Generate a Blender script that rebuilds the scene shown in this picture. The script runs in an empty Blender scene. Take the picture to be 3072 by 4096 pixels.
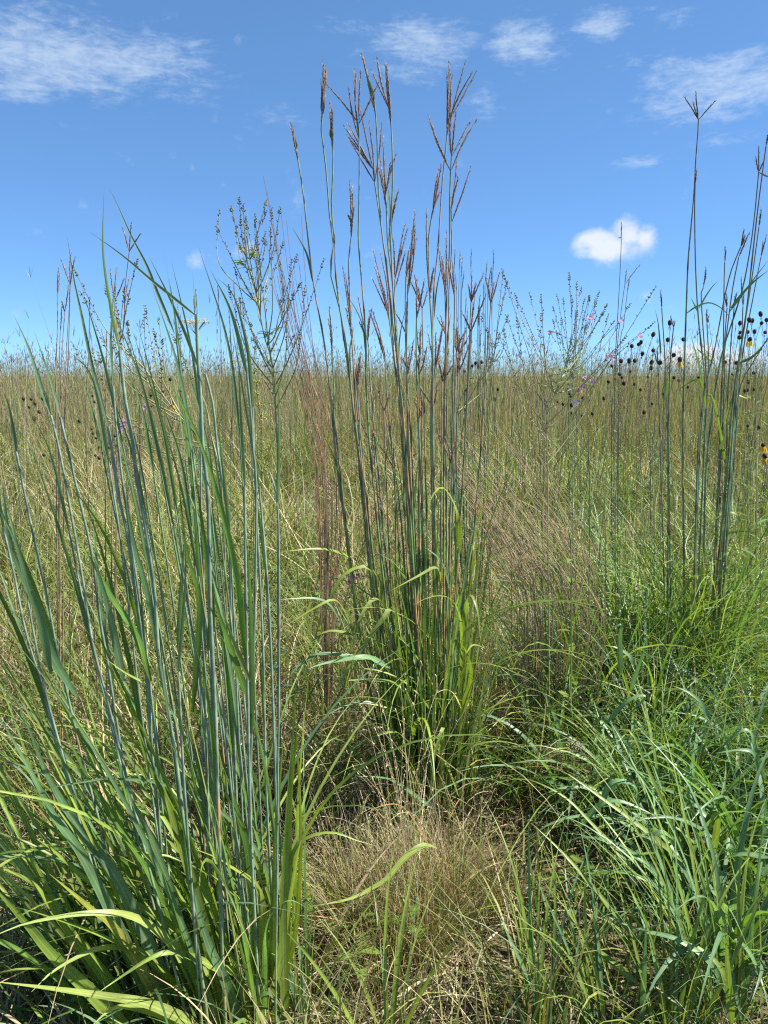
import bpy, math, numpy as np
from mathutils import Vector
rng = np.random.default_rng(11)
R = math.radians
scene = bpy.context.scene
COL = scene.collection

# ------------------------------------------------------------------ camera
CAM = np.array([0.0, 0.0, 1.55]); PITCH = R(10.8); F = 2980.0
SP, CP = math.sin(PITCH), math.cos(PITCH)
cd = bpy.data.cameras.new('camera'); cam = bpy.data.objects.new('camera', cd); COL.objects.link(cam)
cam.location = CAM; cam.rotation_euler = (math.pi/2 - PITCH, 0, 0)
cd.sensor_fit = 'VERTICAL'; cd.angle = 2*math.atan(2048/F); cd.clip_start = 0.02; cd.clip_end = 2000
scene.camera = cam

def ray(sx, sy):
    u, v = (sx-1536)/F, -(sy-2048)/F
    return np.array([u, CP+v*SP, -SP+v*CP])
def P(sx, sy, Y):                      # point seen at photo position (sx, sy), Y metres ahead
    d = ray(sx, sy); return CAM + d*(Y/d[1])
def G(sx, sy):                         # point of the ground seen there
    d = ray(sx, sy); return CAM + d*(-CAM[2]/d[2])
def cr(x0, y0, s, *pts):               # measured positions in an enlarged crop -> photo positions
    return [(x0+px/s, y0+py/s) for px, py in pts]

# ------------------------------------------------------------------ materials
def nt(name):
    m = bpy.data.materials.new(name); m.use_nodes = True
    t = m.node_tree; t.nodes.clear(); return m, t, t.nodes, t.links
def plant_mat(name, rough=.5, spec=.35, trans=.35, tint=(1.25, 1.35, .55), veins=0., mottling=.35, nscale=30., bump=0.):
    m, t, N, L = nt(name)
    out = N.new('ShaderNodeOutputMaterial'); pb = N.new('ShaderNodeBsdfPrincipled')
    at = N.new('ShaderNodeAttribute'); at.attribute_name = 'Col'
    geo = N.new('ShaderNodeNewGeometry')
    no = N.new('ShaderNodeTexNoise'); no.inputs['Scale'].default_value = nscale; no.inputs['Detail'].default_value = 3
    L.new(geo.outputs['Position'], no.inputs['Vector'])
    mr = N.new('ShaderNodeMapRange'); mr.inputs[1].default_value = .3; mr.inputs[2].default_value = .7
    mr.inputs[3].default_value = 1-mottling; mr.inputs[4].default_value = 1+mottling
    L.new(no.outputs['Fac'], mr.inputs[0])
    mul = N.new('ShaderNodeVectorMath'); mul.operation = 'SCALE'
    L.new(at.outputs['Color'], mul.inputs[0]); L.new(mr.outputs[0], mul.inputs['Scale'])
    col = mul.outputs[0]
    if veins:
        uv = N.new('ShaderNodeUVMap'); sx = N.new('ShaderNodeSeparateXYZ'); L.new(uv.outputs[0], sx.inputs[0])
        a = N.new('ShaderNodeMath'); a.operation = 'MULTIPLY'; a.inputs[1].default_value = 2*math.pi*3
        L.new(sx.outputs[0], a.inputs[0])
        b = N.new('ShaderNodeMath'); b.operation = 'SINE'; L.new(a.outputs[0], b.inputs[0])
        c = N.new('ShaderNodeMath'); c.operation = 'MULTIPLY_ADD'; c.inputs[1].default_value = veins; c.inputs[2].default_value = 1.
        L.new(b.outputs[0], c.inputs[0])
        # pale midrib
        d = N.new('ShaderNodeMath'); d.operation = 'SUBTRACT'; d.inputs[1].default_value = .5; L.new(sx.outputs[0], d.inputs[0])
        e = N.new('ShaderNodeMath'); e.operation = 'ABSOLUTE'; L.new(d.outputs[0], e.inputs[0])
        f = N.new('ShaderNodeMapRange'); f.inputs[1].default_value = .03; f.inputs[2].default_value = .1
        f.inputs[3].default_value = 1.35; f.inputs[4].default_value = 1.
        L.new(e.outputs[0], f.inputs[0])
        g = N.new('ShaderNodeMath'); g.operation = 'MULTIPLY'; L.new(c.outputs[0], g.inputs[0]); L.new(f.outputs[0], g.inputs[1])
        m2 = N.new('ShaderNodeVectorMath'); m2.operation = 'SCALE'; L.new(col, m2.inputs[0]); L.new(g.outputs[0], m2.inputs['Scale'])
        col = m2.outputs[0]
    if bump:
        bp = N.new('ShaderNodeBump'); bp.inputs['Strength'].default_value = bump; bp.inputs['Distance'].default_value = .002
        L.new(no.outputs['Fac'], bp.inputs['Height']); L.new(bp.outputs[0], pb.inputs['Normal'])
    L.new(col, pb.inputs['Base Color'])
    pb.inputs['Roughness'].default_value = rough; pb.inputs['Specular IOR Level'].default_value = spec
    if trans:
        tr = N.new('ShaderNodeBsdfTranslucent')
        tm = N.new('ShaderNodeVectorMath'); tm.operation = 'MULTIPLY'; tm.inputs[1].default_value = tint
        L.new(col, tm.inputs[0]); L.new(tm.outputs[0], tr.inputs['Color'])
        mx = N.new('ShaderNodeMixShader'); mx.inputs[0].default_value = trans
        L.new(pb.outputs[0], mx.inputs[1]); L.new(tr.outputs[0], mx.inputs[2]); L.new(mx.outputs[0], out.inputs[0])
    else:
        L.new(pb.outputs[0], out.inputs[0])
    return m
M_LEAF = plant_mat('grass_leaf', rough=.42, spec=.4, trans=.34, tint=(1.5, 1.6, .5), veins=.09, mottling=.22, nscale=14)
M_THIN = plant_mat('thin_grass', rough=.5, spec=.4, trans=.27, tint=(1.4, 1.4, .55), mottling=.3, nscale=9)
M_STEM = plant_mat('grass_stem', rough=.45, spec=.35, trans=0, mottling=.34, nscale=38)
M_SEED = plant_mat('seed_head', rough=.8, spec=.15, trans=.15, tint=(1.1, 1.0, .92), mottling=.45, nscale=350)
M_CONE = plant_mat('dry_cone', rough=.85, spec=.1, trans=0, mottling=.4, nscale=600, bump=.8)
M_PETAL = plant_mat('petal', rough=.5, spec=.2, trans=.4, tint=(1.1, 1.1, 1.0), mottling=.15, nscale=200)

def ground_mat():
    m, t, N, L = nt('prairie_soil')
    out = N.new('ShaderNodeOutputMaterial'); pb = N.new('ShaderNodeBsdfPrincipled'); L.new(pb.outputs[0], out.inputs[0])
    geo = N.new('ShaderNodeNewGeometry')
    n1 = N.new('ShaderNodeTexNoise'); n1.inputs['Scale'].default_value = 60; n1.inputs['Detail'].default_value = 6
    n2 = N.new('ShaderNodeTexNoise'); n2.inputs['Scale'].default_value = .6; n2.inputs['Detail'].default_value = 4
    L.new(geo.outputs['Position'], n1.inputs['Vector']); L.new(geo.outputs['Position'], n2.inputs['Vector'])
    r1 = N.new('ShaderNodeValToRGB'); e = r1.color_ramp.elements
    e[0].position = .35; e[0].color = (.035, .028, .018, 1); e[1].position = .7; e[1].color = (.16, .12, .065, 1)
    L.new(n1.outputs['Fac'], r1.inputs[0])
    r2 = N.new('ShaderNodeValToRGB'); e = r2.color_ramp.elements
    e[0].position = .4; e[0].color = (.10, .10, .035, 1); e[1].position = .65; e[1].color = (.17, .13, .06, 1)
    L.new(n2.outputs['Fac'], r2.inputs[0])
    mx = N.new('ShaderNodeMix'); mx.data_type = 'RGBA'; mx.inputs[0].default_value = .4
    L.new(r1.outputs[0], mx.inputs[6]); L.new(r2.outputs[0], mx.inputs[7])
    L.new(mx.outputs[2], pb.inputs['Base Color']); pb.inputs['Roughness'].default_value = .95
    bp = N.new('ShaderNodeBump'); bp.inputs['Distance'].default_value = .03; L.new(n1.outputs['Fac'], bp.inputs['Height'])
    L.new(bp.outputs[0], pb.inputs['Normal']); return m

# ------------------------------------------------------------------ mesh building
class MB:
    def __init__(s): s.V=[]; s.Q=[]; s.C=[]; s.U=[]; s.n=0
    def add(s, V, Q, C, U=None):
        V = np.asarray(V, np.float32).reshape(-1, 3); C = np.asarray(C, np.float32)
        if C.ndim == 1: C = np.tile(C, (len(V), 1))
        s.V.append(V); s.Q.append(np.asarray(Q, np.int64).reshape(-1, 4)+s.n); s.C.append(C.reshape(-1, 3))
        s.U.append(np.zeros((len(V), 2), np.float32)+.25 if U is None else np.asarray(U, np.float32).reshape(-1, 2)); s.n += len(V)
        return s
    def build(s, name, mat, parent=None, origin=None):
        V = np.concatenate(s.V); Q = np.concatenate(s.Q); C = np.concatenate(s.C); U = np.concatenate(s.U)
        if origin is not None: V = V - np.asarray(origin, np.float32)
        me = bpy.data.meshes.new(name); me.vertices.add(len(V)); me.vertices.foreach_set('co', V.ravel())
        me.loops.add(len(Q)*4); me.loops.foreach_set('vertex_index', Q.ravel().astype(np.int32))
        me.polygons.add(len(Q)); me.polygons.foreach_set('loop_start', np.arange(0, len(Q)*4, 4, dtype=np.int32))
        me.polygons.foreach_set('use_smooth', np.ones(len(Q), bool))
        at = me.attributes.new('Col', 'FLOAT_COLOR', 'POINT')
        at.data.foreach_set('color', np.concatenate([C, np.ones((len(C), 1), np.float32)], 1).astype(np.float32).ravel())
        uv = me.uv_layers.new(name='UVMap'); uv.data.foreach_set('uv', U[Q.ravel()].astype(np.float32).ravel())
        me.update(calc_edges=True); me.materials.append(mat)
        o = bpy.data.objects.new(name, me); COL.objects.link(o)
        if parent is not None: o.parent = parent
        return o
def tag(o, label=None, cat=None, group=None, kind=None):
    for k, v in (('label', label), ('category', cat), ('group', group), ('kind', kind)):
        if v: o[k] = v
    return o
def thing(name, loc, label, cat, group=None):
    o = bpy.data.objects.new(name, None); COL.objects.link(o); o.location = loc; o.empty_display_size = .05
    return tag(o, label, cat, group)
def copy_tree(o, parent=None):
    c = o.copy(); COL.objects.link(c)
    if parent is not None: c.parent = parent
    for ch in list(o.children): copy_tree(ch, c)
    return c

def hill(x, y):            # the field rises gently to a crest and drops behind it
    t = np.clip((np.asarray(y)-7)/30, 0, 1); u = np.clip((np.asarray(y)-48)/120, 0, 1)
    x = np.asarray(x); return t*t*(3-2*t)*(.27+.06*np.sin(x*.21+.6)+.05*np.sin(x*.57+2)+.04*np.sin(x*1.3))-6*u*u
def norm(a): return a/np.maximum(np.linalg.norm(a, axis=-1, keepdims=True), 1e-9)
def spline(pts, n):
    p = np.asarray(pts, float); p = np.vstack([2*p[0]-p[1], p, 2*p[-1]-p[-2]])
    seg = np.linalg.norm(np.diff(p[1:-1], axis=0), axis=1); cum = np.concatenate([[0], np.cumsum(seg)])
    ts = np.linspace(0, cum[-1], n); out = np.empty((n, p.shape[1]))
    for i, t in enumerate(ts):
        k = min(max(int(np.searchsorted(cum, t, side='right'))-1, 0), len(seg)-1)
        u = (t-cum[k])/max(seg[k], 1e-9); a, b, c, d = p[k:k+4]
        out[i] = .5*((2*b)+(c-a)*u+(2*a-5*b+4*c-d)*u*u+(3*b-a-3*c+d)*u**3)
    return out
def lerpcol(cols, K):
    c = np.asarray(cols, float)
    if c.ndim == 1: return np.tile(c, (K, 1))
    x = np.linspace(0, len(c)-1, K); i = np.minimum(x.astype(int), len(c)-2); f = (x-i)[:, None]
    return c[i]*(1-f)+c[i+1]*f
def tube(mb, pts, rad, cols, sides=6):
    p = np.asarray(pts, float); K = len(p); r = np.broadcast_to(np.asarray(rad, float), (K,))
    t = norm(np.gradient(p, axis=0)); ref = np.array([0.31, .95, .05]); a = norm(np.cross(t, ref)); b = np.cross(t, a)
    th = np.arange(sides)*2*math.pi/sides
    V = p[:, None]+r[:, None, None]*(np.cos(th)[None, :, None]*a[:, None]+np.sin(th)[None, :, None]*b[:, None])
    i = np.arange(K-1)[:, None]*sides; j = np.arange(sides)[None]; j2 = (j+1) % sides
    Q = np.stack([i+j, i+j2, i+sides+j2, i+sides+j], -1)
    C = np.repeat(lerpcol(cols, K)[:, None] if np.asarray(cols).ndim == 1 or len(cols) != K else np.asarray(cols)[:, None], sides, 1)
    mb.add(V, Q, C); return mb
def prof(K, base=.28, tip=1.6):       # width of a grass leaf along its length
    s = np.linspace(0, 1, K); return (base+(1-base)*np.sin(np.minimum(s/.22, 1)*math.pi/2))*np.maximum(1-s**tip, .02)
def leaf(mb, pts, w, nrm, cols, fold=.25, wp=None, twist=0.):
    p = np.asarray(pts, float); K = len(p); t = norm(np.gradient(p, axis=0)); nrm = np.asarray(nrm, float)
    d = norm(np.cross(t, nrm)); m = np.cross(d, t)
    if twist:
        a = np.linspace(0, twist, K)[:, None]; d, m = d*np.cos(a)+m*np.sin(a), m*np.cos(a)-d*np.sin(a)
    ww = (w*.5*(prof(K) if wp is None else wp))[:, None]
    V = np.stack([p-d*ww+m*ww*fold, p, p+d*ww+m*ww*fold], 1)
    i = np.arange(K-1)[:, None]*3; j = np.arange(2)[None]
    Q = np.stack([i+j, i+j+1, i+j+4, i+j+3], -1)
    C = np.repeat(lerpcol(cols, K)[:, None], 3, 1)
    U = np.stack(np.broadcast_arrays(np.array([0, .5, 1.])[None], np.linspace(0, 1, K)[:, None]), -1)
    mb.add(V, Q, C, U); return mb
def arc(base, head, th0, th1, L, K=10, p=1.3, side=0.):
    s = np.linspace(0, 1, K); th = th0+(th1-th0)*s**p; hd = head+side*s
    dx = np.sin(th)*np.cos(hd); dy = np.sin(th)*np.sin(hd); dz = np.cos(th)
    d = np.stack([dx, dy, dz], 1)*L/(K-1); d[0] = 0
    return np.asarray(base)+np.cumsum(d, 0)
def many(mb, base, head, th0, th1, L, W, c0, c1, K=5, p=1.3, side=None, tw=None, tip=1.6):
    """a whole lot of ribbon leaves at once (ground cover)"""
    N = len(base); s = np.linspace(0, 1, K)
    th = th0[:, None]+(th1-th0)[:, None]*s**p; hd = head[:, None]+(0 if side is None else side[:, None]*s)
    d = np.stack([np.sin(th)*np.cos(hd), np.sin(th)*np.sin(hd), np.cos(th)], -1)*(L/(K-1))[:, None, None]; d[:, 0] = 0
    pts = base[:, None]+np.cumsum(d, 1); pts[..., 2] = np.maximum(pts[..., 2], np.minimum(.004, base[:, None, 2]))
    tt = norm(np.gradient(pts, axis=1)); a = head+math.pi/2+(rng.uniform(-.9, .9, N) if tw is None else tw)
    wd = np.stack([np.cos(a), np.sin(a), np.zeros(N)], -1)[:, None]*np.ones((1, K, 1))
    wd = norm(wd-(wd*tt).sum(-1, keepdims=True)*tt)
    ww = (W*.5)[:, None, None]*prof(K, .8, tip)[None, :, None]
    V = np.stack([pts-wd*ww, pts+wd*ww], 2)
    i = (np.arange(N)*K*2)[:, None]+np.arange(K-1)[None]*2
    Q = np.stack([i, i+1, i+3, i+2], -1)
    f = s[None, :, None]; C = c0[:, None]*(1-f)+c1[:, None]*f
    mb.add(V, Q, np.repeat(C[:, :, None], 2, 2)); return pts
def spindle(mb, p0, p1, r, col, sides=6, K=5):
    pts = np.linspace(p0, p1, K); rr = r*np.sin(np.linspace(.12, math.pi-.08, K))**.8
    return tube(mb, pts, rr, col, sides)
def pick(cols, w, n, jit=.2):
    c = np.asarray(cols)[rng.choice(len(cols), n, p=np.asarray(w)/sum(w))]
    return c*rng.uniform(1-jit, 1+jit, (n, 1))*rng.uniform(.93, 1.07, (n, 3))

# colours (what the plants are, in daylight-neutral terms)
BLUE = np.array([.185, .262, .180]); BLUEG = np.array([.108, .188, .085]); GREEN = np.array([.080, .150, .026])
YGREEN = np.array([.205, .275, .050]); LIME = np.array([.265, .335, .085]); OLIVE = np.array([.20, .20, .062])
TAN = np.array([.46, .37, .22]); STRAW = np.array([.58, .50, .33]); ORANGE = np.array([.44, .25, .12])
BROWN = np.array([.18, .12, .075]); PURP = np.array([.22, .15, .12]); DARK = np.array([.06, .042, .03]); REDB = np.array([.24, .13, .085])
def jc(c, a=.15): return np.asarray(c)*rng.uniform(1-a, 1+a)*rng.uniform(.95, 1.05, 3)

def to_ground(pts, drift=.25):          # carry a traced stem down to the soil
    pts = [np.asarray(q, float) for q in pts]
    z = pts[-1][2]
    if z > .03:
        d = pts[-1]-pts[-2]; k = z/max(-d[2], 1e-3); h = d[:2]*k
        n = np.linalg.norm(h); h = h*min(1, drift*z/max(n, 1e-6))
        pts.append(np.array([pts[-1][0]+h[0]*.5, pts[-1][1]+h[1]*.5, z*.5])); pts.append(np.array([pts[-1][0]+h[0]*.4, pts[-1][1], 0.]))
    else: pts[-1][2] = 0
    return pts[::-1]                     # base first

def raceme(mb, p0, p1, r=.0022, col=PURP, tipcol=TAN, bow=.0, n=22):
    p0, p1 = np.asarray(p0), np.asarray(p1); L = np.linalg.norm(p1-p0); t = (p1-p0)/L
    pr = norm(np.cross(t, rng.normal(size=3))); mid = (p0+p1)/2+pr*bow*L
    pts = spline([p0, mid, p1], 9); rr = r*.75*np.array([.35, .8, 1, 1, 1, .95, .8, .6, .2])
    tube(mb, pts, rr, np.array([jc(col)*.9, jc(col), jc(col), jc(tipcol, .2)*.8]), 5)
    for k in range(n):
        f = .12+.86*k/n+rng.uniform(-.02, .02); i = min(int(f*8), 7); b = pts[i]+(pts[i+1]-pts[i])*(f*8-i)
        pr = norm(np.cross(t, rng.normal(size=3))); l = rng.uniform(.007, .012); w = .0016
        d = norm(t+pr*rng.uniform(.18, .42)); sd = np.cross(d, pr)
        c = jc(col if rng.random() < .62 else tipcol, .25)
        a = b+pr*r*.5
        mb.add([a, a+d*l*.45+sd*w, a+d*l, a+d*l*.45-sd*w], [[0, 1, 2, 3]], c)
        if rng.random() < .4: # awn
            e = a+d*l; mb.add([e, e+sd*.0003, e+d*.008+pr*.002, e-sd*.0003], [[0, 1, 2, 3]], jc(tipcol))
    return mb

def culm(parent, org, path, r0, r1, cols, K=26, nodes=True, nodecol=(.10, .09, .05), sides=7, orange=0.):
    """one grass stem, base first; nodes are slight swollen rings"""
    pts = spline(path, K*2); K2 = len(pts); s = np.linspace(0, 1, K2)
    rr = r0+(r1-r0)*s; cc = lerpcol(cols, K2).copy()
    L = np.linalg.norm(np.diff(pts, axis=0), axis=1).sum()
    if nodes:
        q = rng.uniform(.05, .16)
        while q < L*.86:
            k = int(q/L*(K2-1)); rr[k] *= 1.22; cc[k] = nodecol
            n2 = max(2, int(rng.uniform(.05, .12)/L*K2))
            if rng.random() < orange:
                cc[k+1:k+1+n2] = cc[k+1:k+1+n2]*.25+jc(ORANGE)*.75; rr[k+1:k+1+n2] *= .86
            else: rr[k+1:k+4] *= 1.1
            q += rng.uniform(.15, .3)
    return tube(MB(), pts, rr, cc, sides).build('stem', M_STEM, parent, org), pts

def camnrm(p, up=.4, jitter=.5):
    return norm(norm(CAM-np.asarray(p))+np.array([0, 0, up])+rng.normal(size=3)*jitter)
def hero_leaf(parent, org, spts, Y, w, cols, K=16, up=.4, wp=None, twist=0., fold=.22, name='leaf', jit=.3, root=None):
    w = w*1.25
    """leaf traced from the photo; Y = one depth or (base depth, tip depth); base first"""
    Ys = np.linspace(Y[0], Y[1], len(spts)) if isinstance(Y, (tuple, list)) else [Y]*len(spts)
    q = [P(a, b, y) for (a, b), y in zip(spts, Ys)]
    if root is not None and q[0][2] > .05:      # carry the blade down to the foot of its clump
        d = q[0]-q[1]; r0 = np.array([q[0][0]+np.clip(d[0], -.12, .12)*.5, q[0][1]+.04, 0.]); r0 = r0*.6+np.asarray(root)*.4; r0[2] = 0; q = [r0, (r0+q[0])/2+[0, 0, .02]]+q; K = K+8
    p = spline(q, K)
    return leaf(MB(), p, w, camnrm(p[K//2], up, jit), cols, fold, wp, twist).build(name, M_LEAF, parent, org)

# ================================================================== 1. tall grass clump in the middle of the picture
Yc = 2.42
org = G(1720, 3240); org[1] = Yc; org[2] = 0
tall = thing('tall_grass_clump', org, 'tallest grass clump, central, with purplish branched seed heads rising high into the sky', 'grass clump')
A = lambda *p: cr(1250, 200, 2.37, *p)
C3 = lambda *p: cr(1250, 800, 2.074, *p)
B2 = lambda *p: cr(1000, 1900, 1.659, *p)
# stems traced from the top (foot of the seed head) downwards, and the tips of their racemes
heads = [
 (A((95,610),(80,720),(130,1150),(165,1600),(200,1850))+C3((150,600),(225,900),(285,1250),(335,1700),(385,2100)), A((100,75),(125,160),(135,170),(85,230),(115,140))),
 (A((182,850),(195,980),(190,1250),(180,1500),(215,1890))+C3((190,600),(240,1000),(300,1420),(350,1850)), A((168,490),(165,545),(185,560))),
 (cr(0,0,.54,(640,322),(655,420),(668,540))+C3((25,800),(75,1050),(120,1350),(145,1600),(175,1900),(205,2211)), cr(0,0,.54,(627,262),(632,275))),
 (A((442,700),(445,1100),(440,1500),(435,1800))+C3((385,420),(410,700),(440,1100),(445,1500),(460,1800),(490,2211)), A((130,320),(340,340),(395,170),(458,185),(630,300),(410,215))),
 (A((585,470),(600,620),(615,900),(625,1300),(660,1750))+C3((625,600),(660,950),(700,1300),(725,1600),(765,2000)), A((450,8),(470,45),(485,70))),
 (A((736,580),(748,760),(760,1050),(755,1400),(735,1700))+C3((650,380),(665,700),(690,1100),(720,1500),(770,2000)), A((608,60),(690,120),(555,190),(700,125))),
 (A((575,1135),(595,1300),(640,1600),(680,1890))+C3((600,420),(640,800),(670,1200),(720,1700),(760,2211)), A((290,710),(330,680),(320,795),(440,500),(530,660),(660,655),(345,830))),
 (A((693,1370),(705,1600),(715,1850))+C3((640,350),(665,700),(690,1050),(715,1400),(750,1900)), A((640,1030),(668,810),(795,980),(742,1065),(625,1110))),
 (A((735,1690),(722,1860))+C3((640,300),(660,650),(690,1000),(720,1400),(760,1900)), A((772,1280),(818,1310),(760,1350),(800,1370))),
 (A((378,1660),(360,1850))+C3((300,500),(310,850),(325,1150),(350,1500),(385,1900),(415,2211)), A((352,1235),(370,1290),(345,1580),(395,1480))),
 (A((1283,690),(1268,900),(1250,1050),(1220,1400),(1190,1880))+C3((1035,350),(1010,700),(1000,1000),(995,1400),(985,1900)), A((1290,100),(1275,180),(1300,170),(1325,225),(1452,95),(1522,200),(1555,192))),
 (A((1318,1015),(1308,1200),(1300,1500),(1300,1890))+C3((1105,500),(1110,900),(1105,1300),(1100,1700),(1105,2211)), A((1090,600),(1102,645),(1305,680),(1358,580),(1508,655),(1558,655))),
 (A((1312,1520),(1320,1890))+C3((1150,300),(1135,700),(1125,1150),(1100,1600),(1110,2100)), A((1503,1100),(1382,1200),(1368,1035),(1310,1400))),
 (A((1140,1520),(1100,1800))+C3((950,340),(970,700),(990,1000),(1000,1300),(990,1700),(985,2211)), A((1200,1125),(1180,1200),(1225,1060),(1210,1340))),
 (C3((685,660),(680,850),(690,1150),(715,1500),(750,1900),(770,2211)), C3((770,185),(785,235),(665,280),(772,415),(740,300))),
 (C3((775,640),(770,900),(775,1250),(790,1600),(820,2000)), C3((865,320),(805,380),(795,430),(845,400),(815,520))),
 (C3((635,960),(655,1150),(690,1450),(730,1800)), C3((500,400),(515,550),(495,645),(540,560),(560,420),(545,600))),
 (C3((1100,740),(1105,1100),(1095,1500),(1090,2000)), C3((1045,380),(1060,430),(1110,250),(1075,520))),
 (C3((600,1260),(610,1500),(640,1900),(670,2211)), C3((465,910),(490,900),(480,950),(500,980))),
 (C3((1020,1370),(1000,1600),(990,2000)), C3((1090,1000),(1022,1090),(960,1120),(1075,1050))),
 (C3((1205,1440),(1200,1700),(1195,2211)), C3((1280,1045),(1265,1100),(1250,1150))),
 (C3((460,1170),(480,1500),(510,1900),(540,2211)), C3((375,795),(385,1010),(490,900),(470,950))),
 (C3((780,1400),(785,1700),(800,2100)), C3((840,1150),(815,1220),(735,1300),(775,1100))),
 (C3((865,900),(860,1200),(870,1600),(890,2100)), C3((868,650),(930,650),(870,860))),
 (C3((790,700),(785,1000),(780,1400),(800,2000)), C3((852,60),(845,130),(830,230))),
 (C3((970,760),(990,1100),(1000,1500),(1000,2100)), C3((1005,560),(1000,640),(945,60))),
 (C3((330,1100),(345,1500),(380,2000)), C3((250,540),(270,600),(275,880),(300,640))),
 (C3((160,1240),(180,1600),(195,1950)), C3((140,870),(130,980))),
 (C3((365,1500),(390,1800),(410,2211)), C3((400,1260),(395,1300),(370,1400))),
]
for i, (st, tips) in enumerate(heads):
    st = list(st); Yt = Yc+rng.uniform(-.14, .22); yb = Yc+rng.uniform(-.10, .13)
    xl = st[-1][0]; bx = 1585+(xl-1330)/(1830-1330)*240+rng.uniform(-25, 25)
    st = [q for q in st if q[1] < 1950]
    st += [(xl*.35+bx*.65+(xl-bx)*.18, 2650), (bx, 3170+rng.uniform(-20, 60))]
    # keep the traced order downwards and thin out near-duplicates
    keep = [st[0]]
    for q in st[1:]:
        if q[1] > keep[-1][1]+45: keep.append(q)
    Ys = np.interp([q[1] for q in keep], [keep[0][1], keep[-1][1]], [Yt, yb])
    path = to_ground([P(a, b, y) for (a, b), y in zip(keep, Ys)])
    gtop = jc(BLUEG*.8+BLUE*.3) if rng.random() < .7 else jc(PURP*.6+TAN*.35)
    cols = np.array([jc(YGREEN*.8), jc(BLUEG*.6+YGREEN*.6), jc(BLUEG*.7+YGREEN*.5), gtop*1.15, jc(BLUE)])
    s, pts = culm(tall, org, path, rng.uniform(.0042, .0054), .0021, cols, orange=.75)
    mb = MB(); p0 = pts[-1]
    for k, (tx, ty) in enumerate(tips):
        yy = Yt+rng.uniform(-.07, .07)
        b = pts[-1-min(len(pts)-2, int(rng.integers(0, 2)))]
        raceme(mb, b, P(tx, ty, yy), r=.0030, col=jc(np.array([.255, .178, .15])), tipcol=np.array([.45, .36, .27]), bow=rng.uniform(-.04, .04), n=34)
    if i in (0, 1, 2, 4):   # still partly wrapped in a sheath
        q = spline([p0, p0+(P(*tips[0], Yt)-p0)*.55], 6); leaf(mb, q, .014, camnrm(p0, 0, .1), np.array([jc(BLUEG), jc(YGREEN*.8+TAN*.2)]), .7)
    mb.build('seed_head', M_SEED, s, org)
    if rng.random() < .8:   # short flag leaf hugging the stem
        k = int(rng.uniform(.5, .85)*len(pts)); b = pts[k]; d = norm(pts[k+2]-pts[k]); sd = norm(np.cross(d, rng.normal(size=3)))
        l = rng.uniform(.14, .3); q = spline([b, b+d*l*.5+sd*l*.05, b+d*l*.95+sd*l*rng.uniform(.12, .3)], 9)
        leaf(MB(), q, rng.uniform(.006, .010), camnrm(b, 0, .7), np.array([jc(BLUEG*.9), jc(BLUEG), jc(PURP)]), .5).build('leaf', M_LEAF, tall, org)
for k in range(22):          # further, lower stems of the same clump
    bx = rng.uniform(1570, 1850); tx = 1720+(bx-1720)*rng.uniform(1.2, 2.0)+rng.uniform(-60, 60); ty = rng.uniform(1180, 1900)
    y0 = Yc+rng.uniform(-.1, .16); y1 = y0+rng.uniform(-.1, .15)
    path = to_ground([P(tx, ty, y1), P(tx+(bx-tx)*.3, ty+(3200-ty)*.3, y1*.6+y0*.4), P(tx+(bx-tx)*.72, ty+(3200-ty)*.66, y0), P(bx, 3200, y0)])
    s, pts = culm(tall, org, path, .0045, .0019, np.array([jc(YGREEN*.8), jc(BLUEG*.6+YGREEN*.6), jc(BLUEG*1.1), jc(PURP*.7+TAN*.3)]), orange=.7)
    mb = MB(); d = norm(pts[-1]-pts[-4])
    for j in range(int(rng.integers(2, 5))):
        raceme(mb, pts[-1], pts[-1]+norm(d+rng.normal(size=3)*[.22, .22, .1])*rng.uniform(.06, .12), r=.003, col=np.array([.255, .178, .15]), bow=.03, n=24)
    mb.build('seed_head', M_SEED, s, org)
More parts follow.
